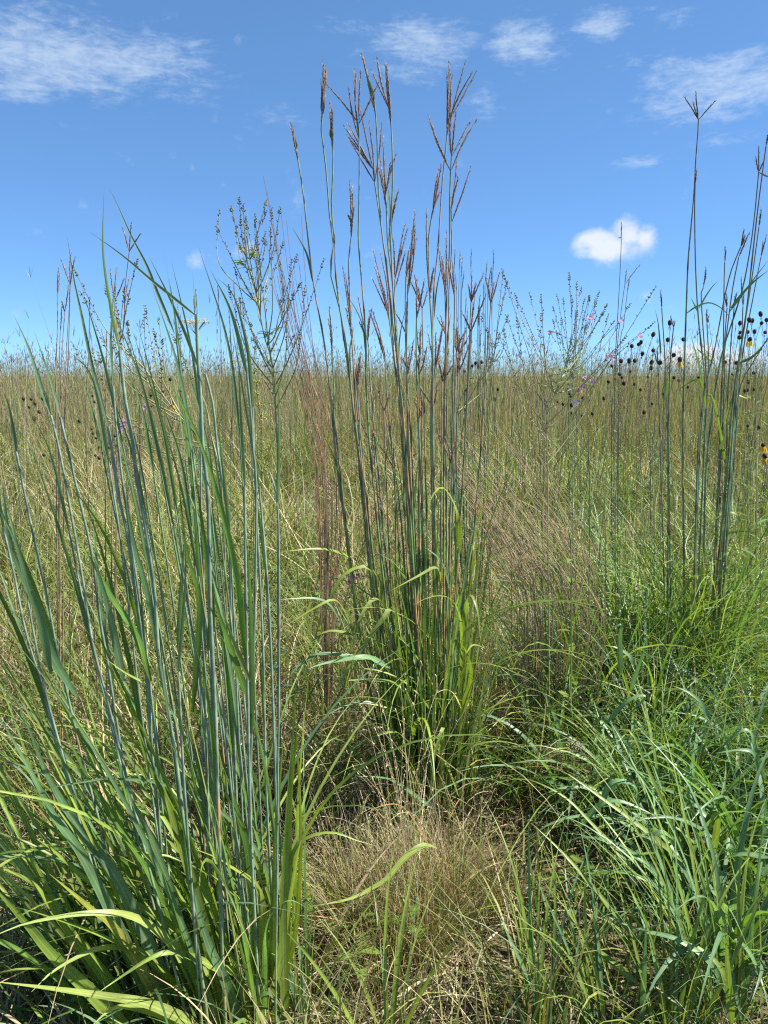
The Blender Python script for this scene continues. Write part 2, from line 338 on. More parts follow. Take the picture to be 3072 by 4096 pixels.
# arching leaves traced from the photo
for pts, w, c in [
  (B2((1390,520),(1372,250),(1282,85),(1205,150),(1180,260)), .012, YGREEN), (B2((890,900),(850,690),(760,610),(640,650),(560,760),(490,950),(470,1100)), .013, YGREEN*.85),
  (B2((690,1060),(610,880),(545,830),(400,900),(205,1020)), .009, YGREEN), (B2((900,880),(860,830),(800,840),(720,980),(650,1250)), .010, LIME*.9),
  (B2((965,1000),(940,880),(880,960),(720,1180),(600,1380),(480,1659)), .012, LIME*.9), (B2((1262,720),(1240,615),(1100,680),(920,775)), .010, LIME*.95),
  (B2((1325,760),(1270,580),(1165,480)), .013, BLUEG*1.3), (B2((1360,880),(1400,790),(1440,755),(1485,735)), .006, YGREEN),
  (B2((1405,1080),(1440,850),(1470,800),(1510,900),(1530,1100)), .012, YGREEN), (B2((1415,1570),(1468,1350),(1440,1190),(1405,1120)), .016, YGREEN*.8),
  (B2((800,1230),(560,1190),(420,1200),(300,1290),(200,1450)), .012, BLUEG*1.4), (B2((930,1280),(820,1225),(740,1210),(500,1250),(360,1295)), .016, BLUEG*1.5),
  (B2((1090,1659),(1060,1500),(960,1385),(800,1360),(500,1368)), .011, YGREEN), (B2((900,1500),(980,1400),(1040,1480),(1090,1700)), .012, GREEN*1.3),
  (B2((1030,690),(960,590),(855,520)), .014, BLUEG*1.2), (B2((610,980),(480,830),(190,825)), .009, BLUEG*1.3),
  (B2((700,560),(560,505),(430,490),(200,510)), .008, YGREEN), (B2((520,900),(470,780),(400,860),(350,1010)), .011, YGREEN*.9),
  (B2((730,1110),(660,1060),(520,1040),(400,1120),(290,1250)), .012, YGREEN*.9), (B2((1560,1150),(1480,1130),(1430,1190)), .008, LIME*.8),
  (cr(1500,2600,3.16,(820,1900),(845,1300),(862,985),(800,1150),(740,1450),(670,2050)), .012, LIME*.85), (cr(1500,2600,3.16,(1110,800),(1000,560),(870,505),(690,600)), .006, STRAW),
  (cr(1500,2600,3.16,(560,1050),(300,880),(40,790)), .010, LIME), (cr(1500,2600,3.16,(500,1250),(330,1080),(220,1035),(0,1090)), .012, LIME),
  (cr(1000,2900,1.659,(1240,820),(1170,795),(1090,830),(990,920),(920,1010),(780,1100),(640,1160),(400,1205)), .0115, LIME*.95),
  (cr(1000,2900,1.659,(1030,180),(940,45),(800,90),(640,180),(480,330)), .011, LIME*.9), (cr(1000,2900,1.659,(800,330),(640,120),(500,110),(320,240)), .010, BLUEG*1.4),
  (cr(1000,2900,1.659,(1220,560),(1000,400),(880,350),(700,340)), .010, BLUEG*1.3), (cr(1000,2900,1.659,(1190,800),(1030,560),(900,530),(760,590)), .007, ORANGE*.9)]:
    y = Yc-rng.uniform(.12, .3)
    w *= 1.25
    if pts[0][1] > 3300: y = 1.70
    hero_leaf(tall, org, pts, (y+.08, y-.08), w, np.array([jc(c*.8), jc(c), jc(c*1.1)]), up=rng.uniform(.8, 1.8), twist=rng.uniform(-.4, .4), jit=.2)
for k in range(34):          # upright and leaning leaves of the base
    a = rng.uniform(0, 2*math.pi); r = .13*math.sqrt(rng.random()); b = org+[r*math.cos(a)*1.1, r*math.sin(a)*.8, 0]
    hd = a+rng.normal()*.5
    if rng.random() < .45: hd = math.pi+rng.normal()*.6
    L = rng.uniform(.5, 1.15); th1 = rng.choice([rng.uniform(.25, .7), rng.uniform(1.2, 2.5)], p=[.6, .4])
    q = arc(b+[0, 0, rng.uniform(0, .35)], hd, rng.uniform(.05, .3), th1, L*.8, 14, 1.8, rng.normal()*.4)
    c = jc(GREEN*.6+YGREEN*.4 if rng.random() < .6 else BLUEG, .25)
    leaf(MB(), q, rng.uniform(.008, .014), [-math.sin(hd)*rng.normal()*.4-math.cos(hd), -math.sin(hd), 1.4], np.array([c*.8, c, jc(c*1.15)]), .3, twist=rng.normal()*.8).build('leaf', M_LEAF, tall, org)

for k in range(26):          # long arching leaves spreading to the left and to the front
    hd = rng.choice([math.pi+rng.normal()*.5, -math.pi/2+rng.normal()*.6, rng.normal()*.5], p=[.6, .25, .15]); b = org+[rng.uniform(-.12, .1), rng.uniform(-.12, .02), rng.uniform(.05, .5)]
    q = arc(b, hd, rng.uniform(.1, .4), rng.uniform(1.5, 2.6), rng.uniform(.45, .85), 16, 1.6, rng.normal()*.3); c = jc(YGREEN if rng.random() < .7 else BLUEG*1.3, .2)
    leaf(MB(), q, rng.uniform(.010, .016), norm(np.array([-math.cos(hd)*.6, -math.sin(hd)*.6-.4, 1.5])+rng.normal(size=3)*.3), np.array([c*.85, c, jc(c*1.1)]), .25, twist=rng.normal()*.5).build('leaf', M_LEAF, tall, org)
n = 190; a = rng.uniform(0, 6.28, n); b = org+np.stack([.17*np.cos(a), .13*np.sin(a), np.zeros(n)], 1)*np.sqrt(rng.random((n, 1))); b[:, 2] = rng.uniform(0, .75, n)*rng.random(n); b[:, 0] -= b[:, 2]*.06; cc = pick([GREEN*1.3, YGREEN, LIME, BLUEG*1.2], [3, 4, 2, 2], n, .25); mb = MB()
many(mb, b, a, rng.uniform(.0, .14, n), rng.uniform(.1, .55, n), rng.uniform(.45, .95, n), rng.uniform(.006, .011, n), cc*.9, cc, K=9, p=1.8)
o = mb.build('leaves', M_THIN, tall, org); o['kind'] = 'stuff'
n = 90; a = rng.uniform(0, 6.28, n); b = org+np.stack([.17*np.cos(a), .13*np.sin(a), np.zeros(n)], 1)*rng.random((n, 1)); cc = pick([GREEN*1.1, YGREEN*.75, BLUEG, TAN], [4, 3, 3, 1], n, .25); mb = MB()
many(mb, b, np.where(rng.random(n) < .4, math.pi+rng.normal(size=n)*.7, a), rng.uniform(.05, .4, n), rng.uniform(.2, 1.8, n), rng.uniform(.4, .9, n), rng.uniform(.006, .012, n), cc*.85, cc, K=10)
o = mb.build('leaves', M_THIN, tall, org); o['kind'] = 'stuff'

# ================================================================== 2. blue-green clump at the left
Yl = 1.46
orgl = np.array([-.42, 1.42, 0.])
blue = thing('blue_green_grass_clump', orgl, 'big blue-green grass clump leaning left with thick waxy stems and broad blades at left', 'grass clump')
L1 = lambda *p: cr(0, 600, 1.62, *p)
L2 = lambda *p: cr(0, 1800, 1.62, *p)
D = lambda *p: cr(0, 0, .54, *p)
lstems = [  # traced downwards: stem, width scale, flag leaf from the top of the stem (base first)
 (L1((775,1300),(815,1640),(870,1950))+L2((880,150),(940,480),(1000,900),(1030,1350),(1085,1650),(1140,2000),(1165,2211)), 1.25, L1((775,1300),(735,1080),(690,830),(668,600),(675,245))),
 (L1((700,1790),(725,1944))+L2((760,250),(830,580),(880,950),(950,1450),(980,1900),(1010,2211)), 1.2, L1((700,1790),(605,1440),(530,1080),(480,850),(435,560))),
 (L1((733,1530),(750,1750),(770,1944))+L2((800,250),(850,600),(900,950),(960,1400),(1040,2211)), .9, L1((733,1530),(715,1300),(720,1100),(752,760))),
 (L1((1145,1230),(1180,1500),(1210,1750),(1235,1944))+L2((1260,300),(1290,620),(1310,1000),(1325,1500),(1345,2211)), .95, L1((1130,1190),(1020,930),(950,750),(850,560),(735,300),(705,250))),
 (L1((1275,1065),(1280,1300),(1300,1600),(1315,1944))+L2((1345,250),(1355,600),(1362,1000),(1375,1300),(1395,1700),(1410,2211)), 1.3, L1((1275,1065),(1258,900),(1248,770))),
 (L1((1330,1450),(1380,1650),(1410,1944))+L2((1460,330),(1490,700),(1500,1300),(1530,2211)), 1.0, L1((1280,1400),(1200,1190),(1090,940),(970,700))),
 (L1((1295,1750),(1300,1944))+L2((1305,500),(1320,900),(1330,1500),(1340,2211)), .8, L1((1275,1080),(1000,860),(800,690),(580,530))),
 (L1((1600,1450),(1625,1700),(1640,1944))+L2((1659,200),(1655,800),(1640,1500),(1620,2211)), .9, L1((1600,1450),(1500,1060),(1365,780))),
 (L1((330,1720),(385,1944))+L2((450,350),(530,800),(600,1250),(690,1600),(790,2000)), .9, L1((330,1720),(270,1550),(190,1300),(85,1060))),
 (L1((390,1730),(440,1944))+L2((510,300),(600,700),(640,1050),(700,1400),(770,1850),(830,2211)), 1.05, L1((390,1730),(320,1480),(220,1170))),
 (L2((105,10),(200,480),(290,880),(370,1300),(440,1600),(520,1950),(590,2211)), .95, L2((105,10),(60,-260),(10,-400))),
 (L2((20,500),(90,800),(160,1150),(260,1500),(400,2000)), .9, L2((20,500),(-10,300),(-60,100))),
 (D((545,880),(556,1150),(568,1400),(575,1700),(590,2000)), .95, D((545,880),(536,760),(505,640),(468,600))),
 (D((528,1050),(533,1400),(542,1800),(556,2100)), 1.1, D((528,1050),(520,900),(514,760))),
 (D((582,1020),(600,1100),(603,1400),(600,1700),(597,2000)), .7, D((600,1100),(603,940),(600,800))),
 (D((560,1050),(580,1300),(592,1600),(600,1900)), .9, D((560,1050),(540,930),(500,700))),
 (D((497,1150),(512,1500),(530,1900),(545,2150)), .8, D((497,1150),(480,1000),(470,900))),
 (D((455,1370),(462,1700),(475,2000),(490,2200)), 1.1, D((455,1370),(452,1280),(440,1200))),
 (D((385,1450),(398,1700),(420,2000)), 1.0, D((385,1450),(400,1250),(398,1130))),
 (D((395,850),(415,1050),(425,1200),(432,1450),(440,1750)), .7, D((395,850),(380,700),(365,600))),
 (D((235,1000),(265,1200),(300,1500),(340,1800),(385,2100)), .8, D((235,1000),(200,820),(150,760))),
 (D((150,1150),(200,1400),(260,1650),(330,1950)), .8, D((150,1150),(110,980),(60,880))),
 (D((60,1300),(100,1500),(170,1750),(250,2000)), .9, D((60,1300),(30,1150),(-20,1000))),
]
cauline = []; rest0 = MB()
for st, ws, fl in lstems:
    y0 = Yl+rng.uniform(-.08, .16); y1 = y0+rng.uniform(-.05, .08)
    Ys = np.interp([q[1] for q in st], [st[0][1], st[-1][1]], [y1, y0])
    path = to_ground([P(a, b, y) for (a, b), y in zip(st, Ys)], .35)
    cols = np.array([jc(YGREEN*.7+TAN*.3), jc(BLUE*.8+YGREEN*.2), jc(BLUE, .1), jc(BLUE, .1), jc(BLUE*1.05, .1)])
    _s, sp = culm(blue, orgl, path, .0033*ws, .0025*ws, cols, nodecol=(.16, .18, .12), orange=.05, sides=9)
    if ws > .75:
        k = int(rng.uniform(.3, .7)*len(sp)); b = sp[k]; d = norm(sp[k+2]-sp[k]); l = rng.uniform(.35, .65); o_ = np.array([-rng.uniform(.02, .25), rng.uniform(-.2, .2), 0])
        q = spline([b, b+d*l*.4+o_*l*.15, b+d*l*.8+o_*l*.55, b+d*l*1.02+o_*l], 14); cc = jc(BLUEG*1.1 if rng.random() < .6 else GREEN*1.4, .2)
        cauline.append((q, rng.uniform(.010, .0145), cc))
    c = jc(BLUEG*1.05, .15)
    c = c*.55+jc(BLUE, .1)*.4
    hero_leaf(blue, orgl, fl, (y1, y1-.05), rng.uniform(.0058, .0078), np.array([jc(BLUE*.9), c, c*1.1, jc(c)]), K=18, up=.1, fold=.5, jit=.35)
# broad blades traced at the lower left
L3 = lambda *p: cr(0, 2900, 1.508, *p)
for pts, Y, w, c in [
  (L3((1250,1850),(1160,1804),(900,1690),(640,1640),(300,1590),(-60,1545)), (1.42, 1.12), .021, LIME*.85), (L3((1110,1850),(1000,1760),(760,1700),(650,1730),(540,1830)), (1.38, 1.2), .017, LIME*.9),
  (L3((1180,1430),(1100,1380),(900,1210),(730,1140),(480,1140),(150,1200),(-60,1285)), (1.45, 1.2), .018, LIME), (L3((1230,1720),(900,1430),(600,1270),(270,1150),(60,1090)), (1.46, 1.22), .017, YGREEN),
  (L3((1420,1500),(1320,1470),(1100,1380),(940,1390),(700,1540),(600,1610)), (1.45, 1.28), .016, YGREEN*1.1), (L3((900,1400),(740,1345),(560,1360),(330,1480),(190,1610)), (1.42, 1.22), .018, LIME*.9),
  (L3((1180,1330),(900,1130),(560,960),(300,740),(150,650)), (1.48, 1.32), .016, YGREEN*.9), (L3((1560,1000),(1380,850),(1280,790),(1130,735)), (1.5, 1.42), .017, YGREEN),
  (L3((1320,1830),(1200,1560),(1100,1300),(1000,1060),(950,970)), (1.44, 1.36), .017, GREEN*1.2), (L3((330,1400),(160,1200),(0,1020),(-80,960)), (1.3, 1.2), .02, YGREEN),
  (L3((700,1240),(560,1120),(420,1000),(300,900)), (1.36, 1.26), .019, np.array([.24, .25, .05])), (L3((340,1150),(200,960),(0,860),(-60,840)), (1.36, 1.25), .02, YGREEN*.9),
  (L3((1110,1420),(1080,1180),(960,800),(880,620),(760,380),(730,200)), (1.45, 1.4), .017, BLUEG*1.1), (L3((900,900),(700,600),(520,300),(330,-100),(300,-240)), (1.46, 1.4), .018, GREEN*1.3),
  (L3((1010,1200),(870,700),(760,420),(700,120)), (1.5, 1.46), .016, BLUEG), (L3((1150,920),(1000,460),(900,260),(830,30),(830,-40)), (1.42, 1.38), .018, YGREEN*.8),
  (L3((690,900),(500,660),(300,330),(190,60),(100,-160)), (1.4, 1.34), .019, BLUEG*1.2), (L3((500,800),(330,560),(210,330),(60,60),(-60,-120)), (1.36, 1.28), .018, BLUEG*1.1),
  (L3((1500,800),(1420,480),(1330,170),(1260,-70)), (1.5, 1.5), .014, GREEN*1.2), (L3((1340,1500),(1250,1300),(1170,1010),(1120,740)), (1.4, 1.38), .016, BLUEG*1.2),
  (L2((500,1600),(330,1320),(240,1020),(120,760),(60,560),(10,180)), (1.4, 1.34), .02, BLUEG*1.15), (L2((330,1450),(260,1080),(190,900),(100,600),(0,400)), (1.36, 1.3), .018, BLUEG*1.2),
  (L2((980,1500),(870,1180),(720,950),(600,730),(460,520)), (1.46, 1.42), .018, GREEN*1.4), (L2((800,1500),(740,1200),(690,980),(640,800),(590,650)), (1.44, 1.4), .019, BLUEG*1.25),
  (L2((1250,1700),(1290,1000),(1200,620),(1150,80)), (1.5, 1.5), .016, GREEN*.9), (L2((1350,1300),(1370,1000),(1310,480),(1270,150)), (1.47, 1.47), .017, GREEN*1.25),
  (L2((1050,1400),(960,950),(880,650),(830,400),(815,150)), (1.52, 1.5), .016, BLUEG*1.3), (L2((1155,1300),(1170,950),(1200,520)), (1.5, 1.45), .013, YGREEN*.7+BLUE*.4),
  (L2((1600,1600),(1500,1300),(1400,1000),(1380,850)), (1.48, 1.46), .017, GREEN*1.4), (L2((1620,1500),(1480,1150),(1440,1000)), (1.42, 1.42), .012, LIME*.8),
  (L2((960,1520),(820,1450),(680,1350)), (1.42, 1.34), .008, LIME*.8), (D((615,2212),(612,1950),(632,1600),(638,1480)), (1.46, 1.4), .013, YGREEN*.9),
  (cr(1000,2900,1.659,(230,1300),(280,860),(400,740),(560,715),(720,770),(830,800)), (1.5, 1.52), .013, YGREEN), (cr(1000,2900,1.659,(210,1500),(260,1200),(330,800),(350,770)), (1.48, 1.44), .014, LIME*.9),
  (cr(1000,2900,1.659,(110,1350),(190,1200),(280,1165),(370,1210)), (1.44, 1.44), .011, BLUEG*1.6), (cr(1000,2900,1.659,(230,1500),(262,560),(290,250),(320,-80)), (1.52, 1.5), .016, YGREEN*.8),
  (cr(1000,2900,1.659,(170,900),(190,500),(225,40)), (1.5, 1.48), .013, YGREEN*.9), (D((640,2000),(650,1800),(636,1500)), (1.55, 1.5), .012, YGREEN*.8)]:
    if max(Y) <= 1.52 and np.mean([q[1] for q in pts]) > 3100: w *= 1.4
    if np.mean([q[1] for q in pts]) < 3100: w *= .74
    low = P(*pts[0], Y[0])[2] < .6
    hero_leaf(blue, orgl, pts, Y, w, root=[-.3, 1.5, 0] if low else None, cols=np.array([jc(c*.85, .08), jc(c, .08), jc(c, .08), jc(c*1.08)]), K=22, up=rng.uniform(1.0, 1.7) if abs(pts[0][0]-pts[-1][0]) > abs(pts[0][1]-pts[-1][1]) else rng.uniform(.1, .5), twist=rng.uniform(-.35, .35), jit=.2)
for k in range(24):            # thinner stems between the traced ones
    bx = rng.uniform(760, 1190); f = (1190-bx)/430; tx = bx-rng.uniform(60, 150)-f*rng.uniform(100, 330); ty = rng.uniform(1700, 2400); y0 = Yl+rng.uniform(-.02, .3)
    path = to_ground([P(tx, ty, y0), P(tx+(bx-tx)*.45, ty+(4000-ty)*.38, y0), P(bx, 4000, y0)], .35)
    _s, sp = culm(blue, orgl, path, .0028, .0018, np.array([jc(YGREEN*.8), jc(BLUE*.9), jc(BLUE, .1), jc(BLUEG*1.2)]), nodecol=(.16, .18, .10), orange=.1, sides=7)
    b = sp[-1]; d = norm(sp[-1]-sp[-3]); l = rng.uniform(.2, .42); o_ = np.array([-rng.uniform(.02, .16), rng.uniform(-.1, .1), 0]); cc = jc(BLUEG, .2)
    leaf(rest0, spline([b, b+d*l*.5+o_*l*.2, b+d*l+o_*l], 12), rng.uniform(.006, .009), camnrm(b, .1, .5), np.array([cc, cc*1.1]), .4)
o = rest0.build('leaves', M_LEAF, blue, orgl); o['kind'] = 'stuff'
for q, w_, cc in cauline: leaf(MB(), q, w_, camnrm(q[7], .2, .5), np.array([cc*.9, cc, cc*1.1]), .3, twist=rng.normal()*.5).build('leaf', M_LEAF, blue, orgl)
rest = MB()
for k in range(150):            # more blades of the clump
    b = np.array([rng.uniform(-.72, -.22), rng.uniform(1.42, 1.8), 0.])
    lean = np.clip((-.22-b[0])/.5, 0, 1); hd = math.pi+rng.normal()*.45 if rng.random() < .6+.4*lean else rng.uniform(0, 6.28)
    th0 = rng.uniform(.05, .18)+lean*rng.uniform(.15, .45); L = rng.uniform(.55, 1.25)
    th1 = th0+(rng.uniform(.05, .4) if rng.random() < .62 else rng.uniform(.8, 1.9))
    q = arc(b, hd, th0, th1, L, 14, 1.8, rng.normal()*.25); c = jc([GREEN*1.3, BLUEG*1.2, YGREEN*.95, LIME*.9][rng.integers(0, 4)], .2)
    m_ = MB() if k < 20 else rest
    leaf(m_, q, rng.uniform(.008, .016), camnrm(q[7], .5, .8), np.array([jc(YGREEN*.8), c, c, jc(c*1.1)]), .3, twist=rng.normal()*.6)
    if k < 20: m_.build('leaf', M_LEAF, blue, orgl)
o = rest.build('leaves', M_LEAF, blue, orgl); o['kind'] = 'stuff'
mb = MB(); N = 320             # the tangle of dry leaves and small blades in its base
b = np.stack([rng.uniform(-.85, -.15, N), rng.uniform(1.2, 1.85, N), np.zeros(N)], 1)
c = pick([GREEN, BLUEG*.9, YGREEN*.8, TAN, BROWN], [4, 3, 2, 1, 1], N)
many(mb, b, math.pi+rng.normal(size=N)*.9, rng.uniform(.1, .7, N), rng.uniform(.5, 1.9, N), np.where(b[:, 1] > 1.5, rng.uniform(.4, 1.0, N), rng.uniform(.2, .45, N)), rng.uniform(.007, .017, N), c*.8, c, K=10)
o = mb.build('undergrowth', M_THIN, blue, orgl); o['kind'] = 'stuff'

# ================================================================== 3. tall slender clump at the right
Yr = 3.05
orgr = P(2790, 2900, Yr); orgr[2] = 0
right = thing('slender_grass_clump', orgr, 'tall dark blue-green grass clump with stiff bare stems reaching the sky near right edge', 'grass clump')
R4 = lambda *p: cr(2400, 300, 2.469, *p)
R5 = lambda *p: cr(2400, 1000, 1.4167, *p)
rst = [
 (R4((972,445),(965,600),(945,850),(930,1150),(900,1500),(870,1850))+R5((490,310),(480,600),(472,900),(470,1200)), R4((825,205),(947,150),(922,275),(1135,262))),
 (R4((940,1080),(935,1350),(945,1900))+R5((555,350),(575,550),(592,700),(590,850),(565,1150)), R4((952,920),(945,1000))),
 (R4((1640,700),(1600,1000),(1550,1400),(1500,1850))+R5((830,350),(790,600),(760,800),(740,1000),(720,1269)), R4((1659,590),(1690,450))),
 (R4((1568,960),(1520,1450),(1470,1800))+R5((800,250),(700,560),(660,750),(640,900),(600,1269)), R4((1568,700),(1540,815),(1625,830),(1650,1000))),
 (R4((1570,1500),(1530,1800))+R5((870,100),(840,300),(800,560),(770,800),(755,1000),(735,1269)), R4((1592,1330),(1580,1380))),
 (R4((1590,1800),(1560,1950),(1510,2211))+R5((855,300),(820,520),(790,760),(760,1200)), R4((1645,1580),(1610,1650))),
 (R4((1390,1700),(1300,1920),(1240,2150))+R5((690,350),(650,560),(600,760),(580,900),(555,1150)), R4((1420,1525),(1430,1590),(1478,1565))),
 (R4((1370,1800),(1320,2050))+R5((740,300),(715,500),(690,750),(675,1200)), R4((1475,1565),(1420,1690))),
 (R4((1232,1850),(1225,2100))+R5((705,250),(700,500),(690,800),(680,1150)), R4((1236,1695),(1244,1730))),
 (R4((1020,2100),(1000,2211))+R5((570,330),(600,700),(595,1000)), R4((1042,1900),(1048,1930))),
 (R5((350,330),(365,560),(375,800),(385,1150)), R5((343,230),(347,270))), (R5((328,650),(335,900),(345,1200)), R5((310,580),(325,560))),
 (R5((417,440),(400,600),(393,800),(388,1150)), R5((400,380),(420,410))), (R5((810,320),(800,560),(770,850),(750,1200)), R5((815,240),(800,150))),
 (R5((606,420),(615,600),(610,800),(590,1150)), R5((604,335),(620,370))), (R5((720,330),(705,560),(700,900)), R5((705,240),(720,250))),
 (R5((950,500),(860,650),(800,760),(760,1000),(740,1269)), R5((1000,440),(980,460))), (R5((760,330),(740,560),(722,900),(715,1200)), R5((775,240),(765,260))),
]
for st, tips in rst:
    y0 = Yr+rng.uniform(-.12, .12); y1 = y0+rng.uniform(-.1, .1); st = list(st)
    bx = 2660+(st[-1][0]-2630)*.7+rng.uniform(-20, 20); st += [(st[-1][0]*.4+bx*.6, 2350), (bx, 2880)]
    keep = [st[0]]
    for q in st[1:]:
        if q[1] > keep[-1][1]+40: keep.append(q)
    path = to_ground([P(a, b, y) for (a, b), y in zip(keep, np.linspace(y1, y0, len(keep)))])
    tl = jc(np.array([.17, .25, .13]))
    s, pts = culm(right, orgr, path, .0052, .0021, np.array([jc(YGREEN*.7+TAN*.3), jc(OLIVE), tl, tl, jc(PURP*.8)]), orange=.25)
    mb = MB()
    for tx, ty in tips: raceme(mb, pts[-1], P(tx, ty, y1+rng.uniform(-.05, .05)), r=.0026, col=np.array([.13, .10, .075]), tipcol=np.array([.25, .2, .12]), n=24, bow=.02)
    mb.build('seed_head', M_SEED, s, orgr)
for pts, w, c in [
  (R5((490,360),(540,325),(620,300),(700,340),(760,420)), .006, BLUEG), (R5((560,330),(620,230),(675,165)), .006, BLUEG), (R5((740,330),(850,200),(960,110)), .010, BLUEG*1.1), (R5((735,350),(860,180),(960,50)), .007, BLUEG),
  (R5((555,350),(530,300),(512,268)), .006, BLUEG), (R5((345,600),(330,420),(310,330)), .006, BLUEG), (R5((790,640),(870,600),(960,500)), .010, BLUEG), (R5((550,560),(640,640),(700,700)), .006, BLUEG),
  (R5((600,900),(580,760),(540,735),(430,800)), .010, YGREEN), (R5((360,860),(390,740),(380,730),(340,830)), .012, BLUEG*1.4), (R5((700,1000),(760,830),(830,840),(900,800),(960,740)), .010, YGREEN*.9),
  (R5((720,1250),(640,840),(560,830),(470,840)), .009, YGREEN), (R5((680,1130),(710,1060),(705,1050)), .014, LIME*.7), (R5((590,760),(520,500),(510,470)), .007, BLUEG),
  (cr(2048,1700,.93,(720,620),(690,560),(640,610),(560,740)), .013, YGREEN), (cr(2048,1700,.93,(735,360),(820,325),(850,360),(870,450)), .011, YGREEN),
  (cr(2048,1700,.93,(690,750),(668,600),(675,580)), .02, LIME*.75), (cr(2048,1700,.93,(735,820),(722,720),(700,712),(650,740)), .011, LIME*.9), (cr(2048,1700,.93,(760,420),(840,395),(952,410)), .010, YGREEN*.9)]:
    y = Yr-rng.uniform(-.05, .2); hero_leaf(right, orgr, pts, y, w, np.array([jc(c*.9), jc(c), jc(c)]), up=rng.uniform(0, .5), twist=rng.uniform(-.4, .4))
for k in range(48):
    a = rng.uniform(0, 6.28); b = orgr+[.2*math.cos(a)*rng.random(), .16*math.sin(a), rng.uniform(0, .5)]
    th1 = rng.choice([rng.uniform(.2, .6), rng.uniform(1.3, 2.4)], p=[.5, .5])
    q = arc(b, a+rng.normal()*.6, rng.uniform(.05, .35), th1, rng.uniform(.4, .85), 12, 1.7, rng.normal()*.3); c = jc(YGREEN*.5+BLUEG*.5, .25)
    leaf(MB(), q, rng.uniform(.007, .012), camnrm(q[6], .8, .6), np.array([c*.8, c, c*1.2]), .3, twist=rng.normal()*.6).build('leaf', M_LEAF, right, orgr)

# ================================================================== other clumps traced above the skyline
def slim_clump(name, label, stems, Y, base_sy, colr, r=.0026, rac=.0024, spread=.5, headcol=PURP, leafn=6, sheath=True):
    xs = [s[0][-1][0] for s in stems]; o0 = P(sum(xs)/len(xs), base_sy, Y); o0[2] = 0
    t = thing(name, o0, label, 'grass clump')
    cx = sum(xs)/len(xs)
    for st, tips in stems:
        y0 = Y+rng.uniform(-.08, .08); y1 = y0+rng.uniform(-.08, .08); st = list(st)+[(cx+(st[-1][0]-cx)*spread, base_sy)]
        path = to_ground([P(a, b, y) for (a, b), y in zip(st, np.linspace(y1, y0, len(st)))])
        s, pts = culm(t, o0, path, r, r*.45, np.array([jc(OLIVE), jc(colr), jc(colr), jc(headcol)]), orange=.2, sides=5)
        if tips:
            mb = MB()
            for tx, ty in tips: raceme(mb, pts[-1], P(tx, ty, y1+rng.uniform(-.05, .05)), r=rac, col=headcol, n=20, bow=.02)
            mb.build('seed_head', M_SEED, s, o0)
    for k in range(leafn):
        a = rng.uniform(0, 6.28); q = arc(o0+[.06*math.cos(a), .06*math.sin(a), .1], a, .1, rng.uniform(.3, 1.8), rng.uniform(.4, .9), 10, 1.6)
        leaf(MB(), q, .008, camnrm(q[5], .5, .5), np.array([jc(GREEN), jc(YGREEN*.8)]), .3).build('leaf', M_LEAF, t, o0)
    return t
slim_clump('bluestem_clump', 'slim bluestem with dark purple three-branched seed heads above the skyline, behind the leaning blue-green clump',
  [(L1((837,660),(815,850),(785,1100),(775,1400),(770,1900)), L1((850,475),(798,515),(915,540))), (L1((745,975),(735,1200),(725,1500),(730,1900)), L1((805,828),(715,775),(757,760),(748,880))),
   (L1((810,1000),(790,1250),(770,1600),(760,1950)), L1((835,835),(805,880))), (L1((580,1090),(575,1300),(560,1600),(560,1950)), L1((582,950),)), (L1((690,1300),(690,1500),(680,1900)), L1((655,1160),(690,1180)))], 2.6, 2750, PURP*.7+BLUEG*.3, r=.003)
slim_clump('bluestem_clump', 'bundle of dark bluestem stems with red-brown seed heads at the skyline near left edge',
  [(L1((455,880),(450,1100),(440,1400),(420,1800)), L1((400,720),(460,660),(487,690))), (L1((372,940),(372,1150),(365,1400),(365,1850)), L1((380,765),(388,790))), (L1((420,1050),(405,1250),(395,1500),(390,1900)), L1((402,990),(445,880))),
   (L1((450,1000),(432,1300),(420,1700)), L1((450,880),)), (L1((390,1180),(385,1400),(380,1900)), L1((400,1000),)), (L1((360,1400),(362,1700)), L1((372,1200),))], 2.7, 2700, PURP*.4+OLIVE*.6, r=.003)
slim_clump('bluestem_clump', 'lone slender grass culm standing in front of the small white cloud',
  [(R4((212,1600),(205,1800),(185,2211))+R5((90,550),(75,800),(65,1100)), R4((212,1455),(190,1610))), (R5((140,200),(120,350),(95,600),(80,1000)), R5((150,110),(230,80))), (R5((155,240),(135,420),(110,700)), R5((168,150),))], 3.6, 2600, np.array([.10, .15, .12]), r=.0032)
rb = []
for k in range(26):
    f = rng.random(); tx = 1070+150*f+rng.uniform(-15, 25); ty = 760+rng.random()**.7*620
    if k < 3: tx, ty = (1053+15*k, 700+60*k)
    bx = 1290+rng.uniform(-50, 60); m = .5
    rb.append(([(tx, ty), (tx+(bx-tx)*.28-4, ty+(1750-ty)*.33), (tx+(bx-tx)*.7, ty+(1750-ty)*.72), (bx+20, 1900)], None))
slim_clump('little_bluestem_clump', 'fan of fine red-brown grass stems leaning left beside the tall central clump', rb, 2.9, 2500, REDB*.8+PURP*.2, r=.0018, headcol=REDB)
rb = []
for k in range(24):
    tx = rng.uniform(1780, 1990); ty = rng.uniform(1080, 1400); bx = tx+rng.uniform(-40, 40)
    rb.append(([(tx, ty), (tx+rng.uniform(-5, 5), ty+250), (bx, 1900)], [(tx+rng.uniform(-8, 12), ty-90)] if rng.random() < .7 else None))
slim_clump('bluestem_clump', 'row of thin green spiky stems just right of the tall central clump, at the skyline', rb, 3.6, 2400, BLUEG*.9, r=.0026, headcol=np.array([.12, .14, .09]))
rb = []
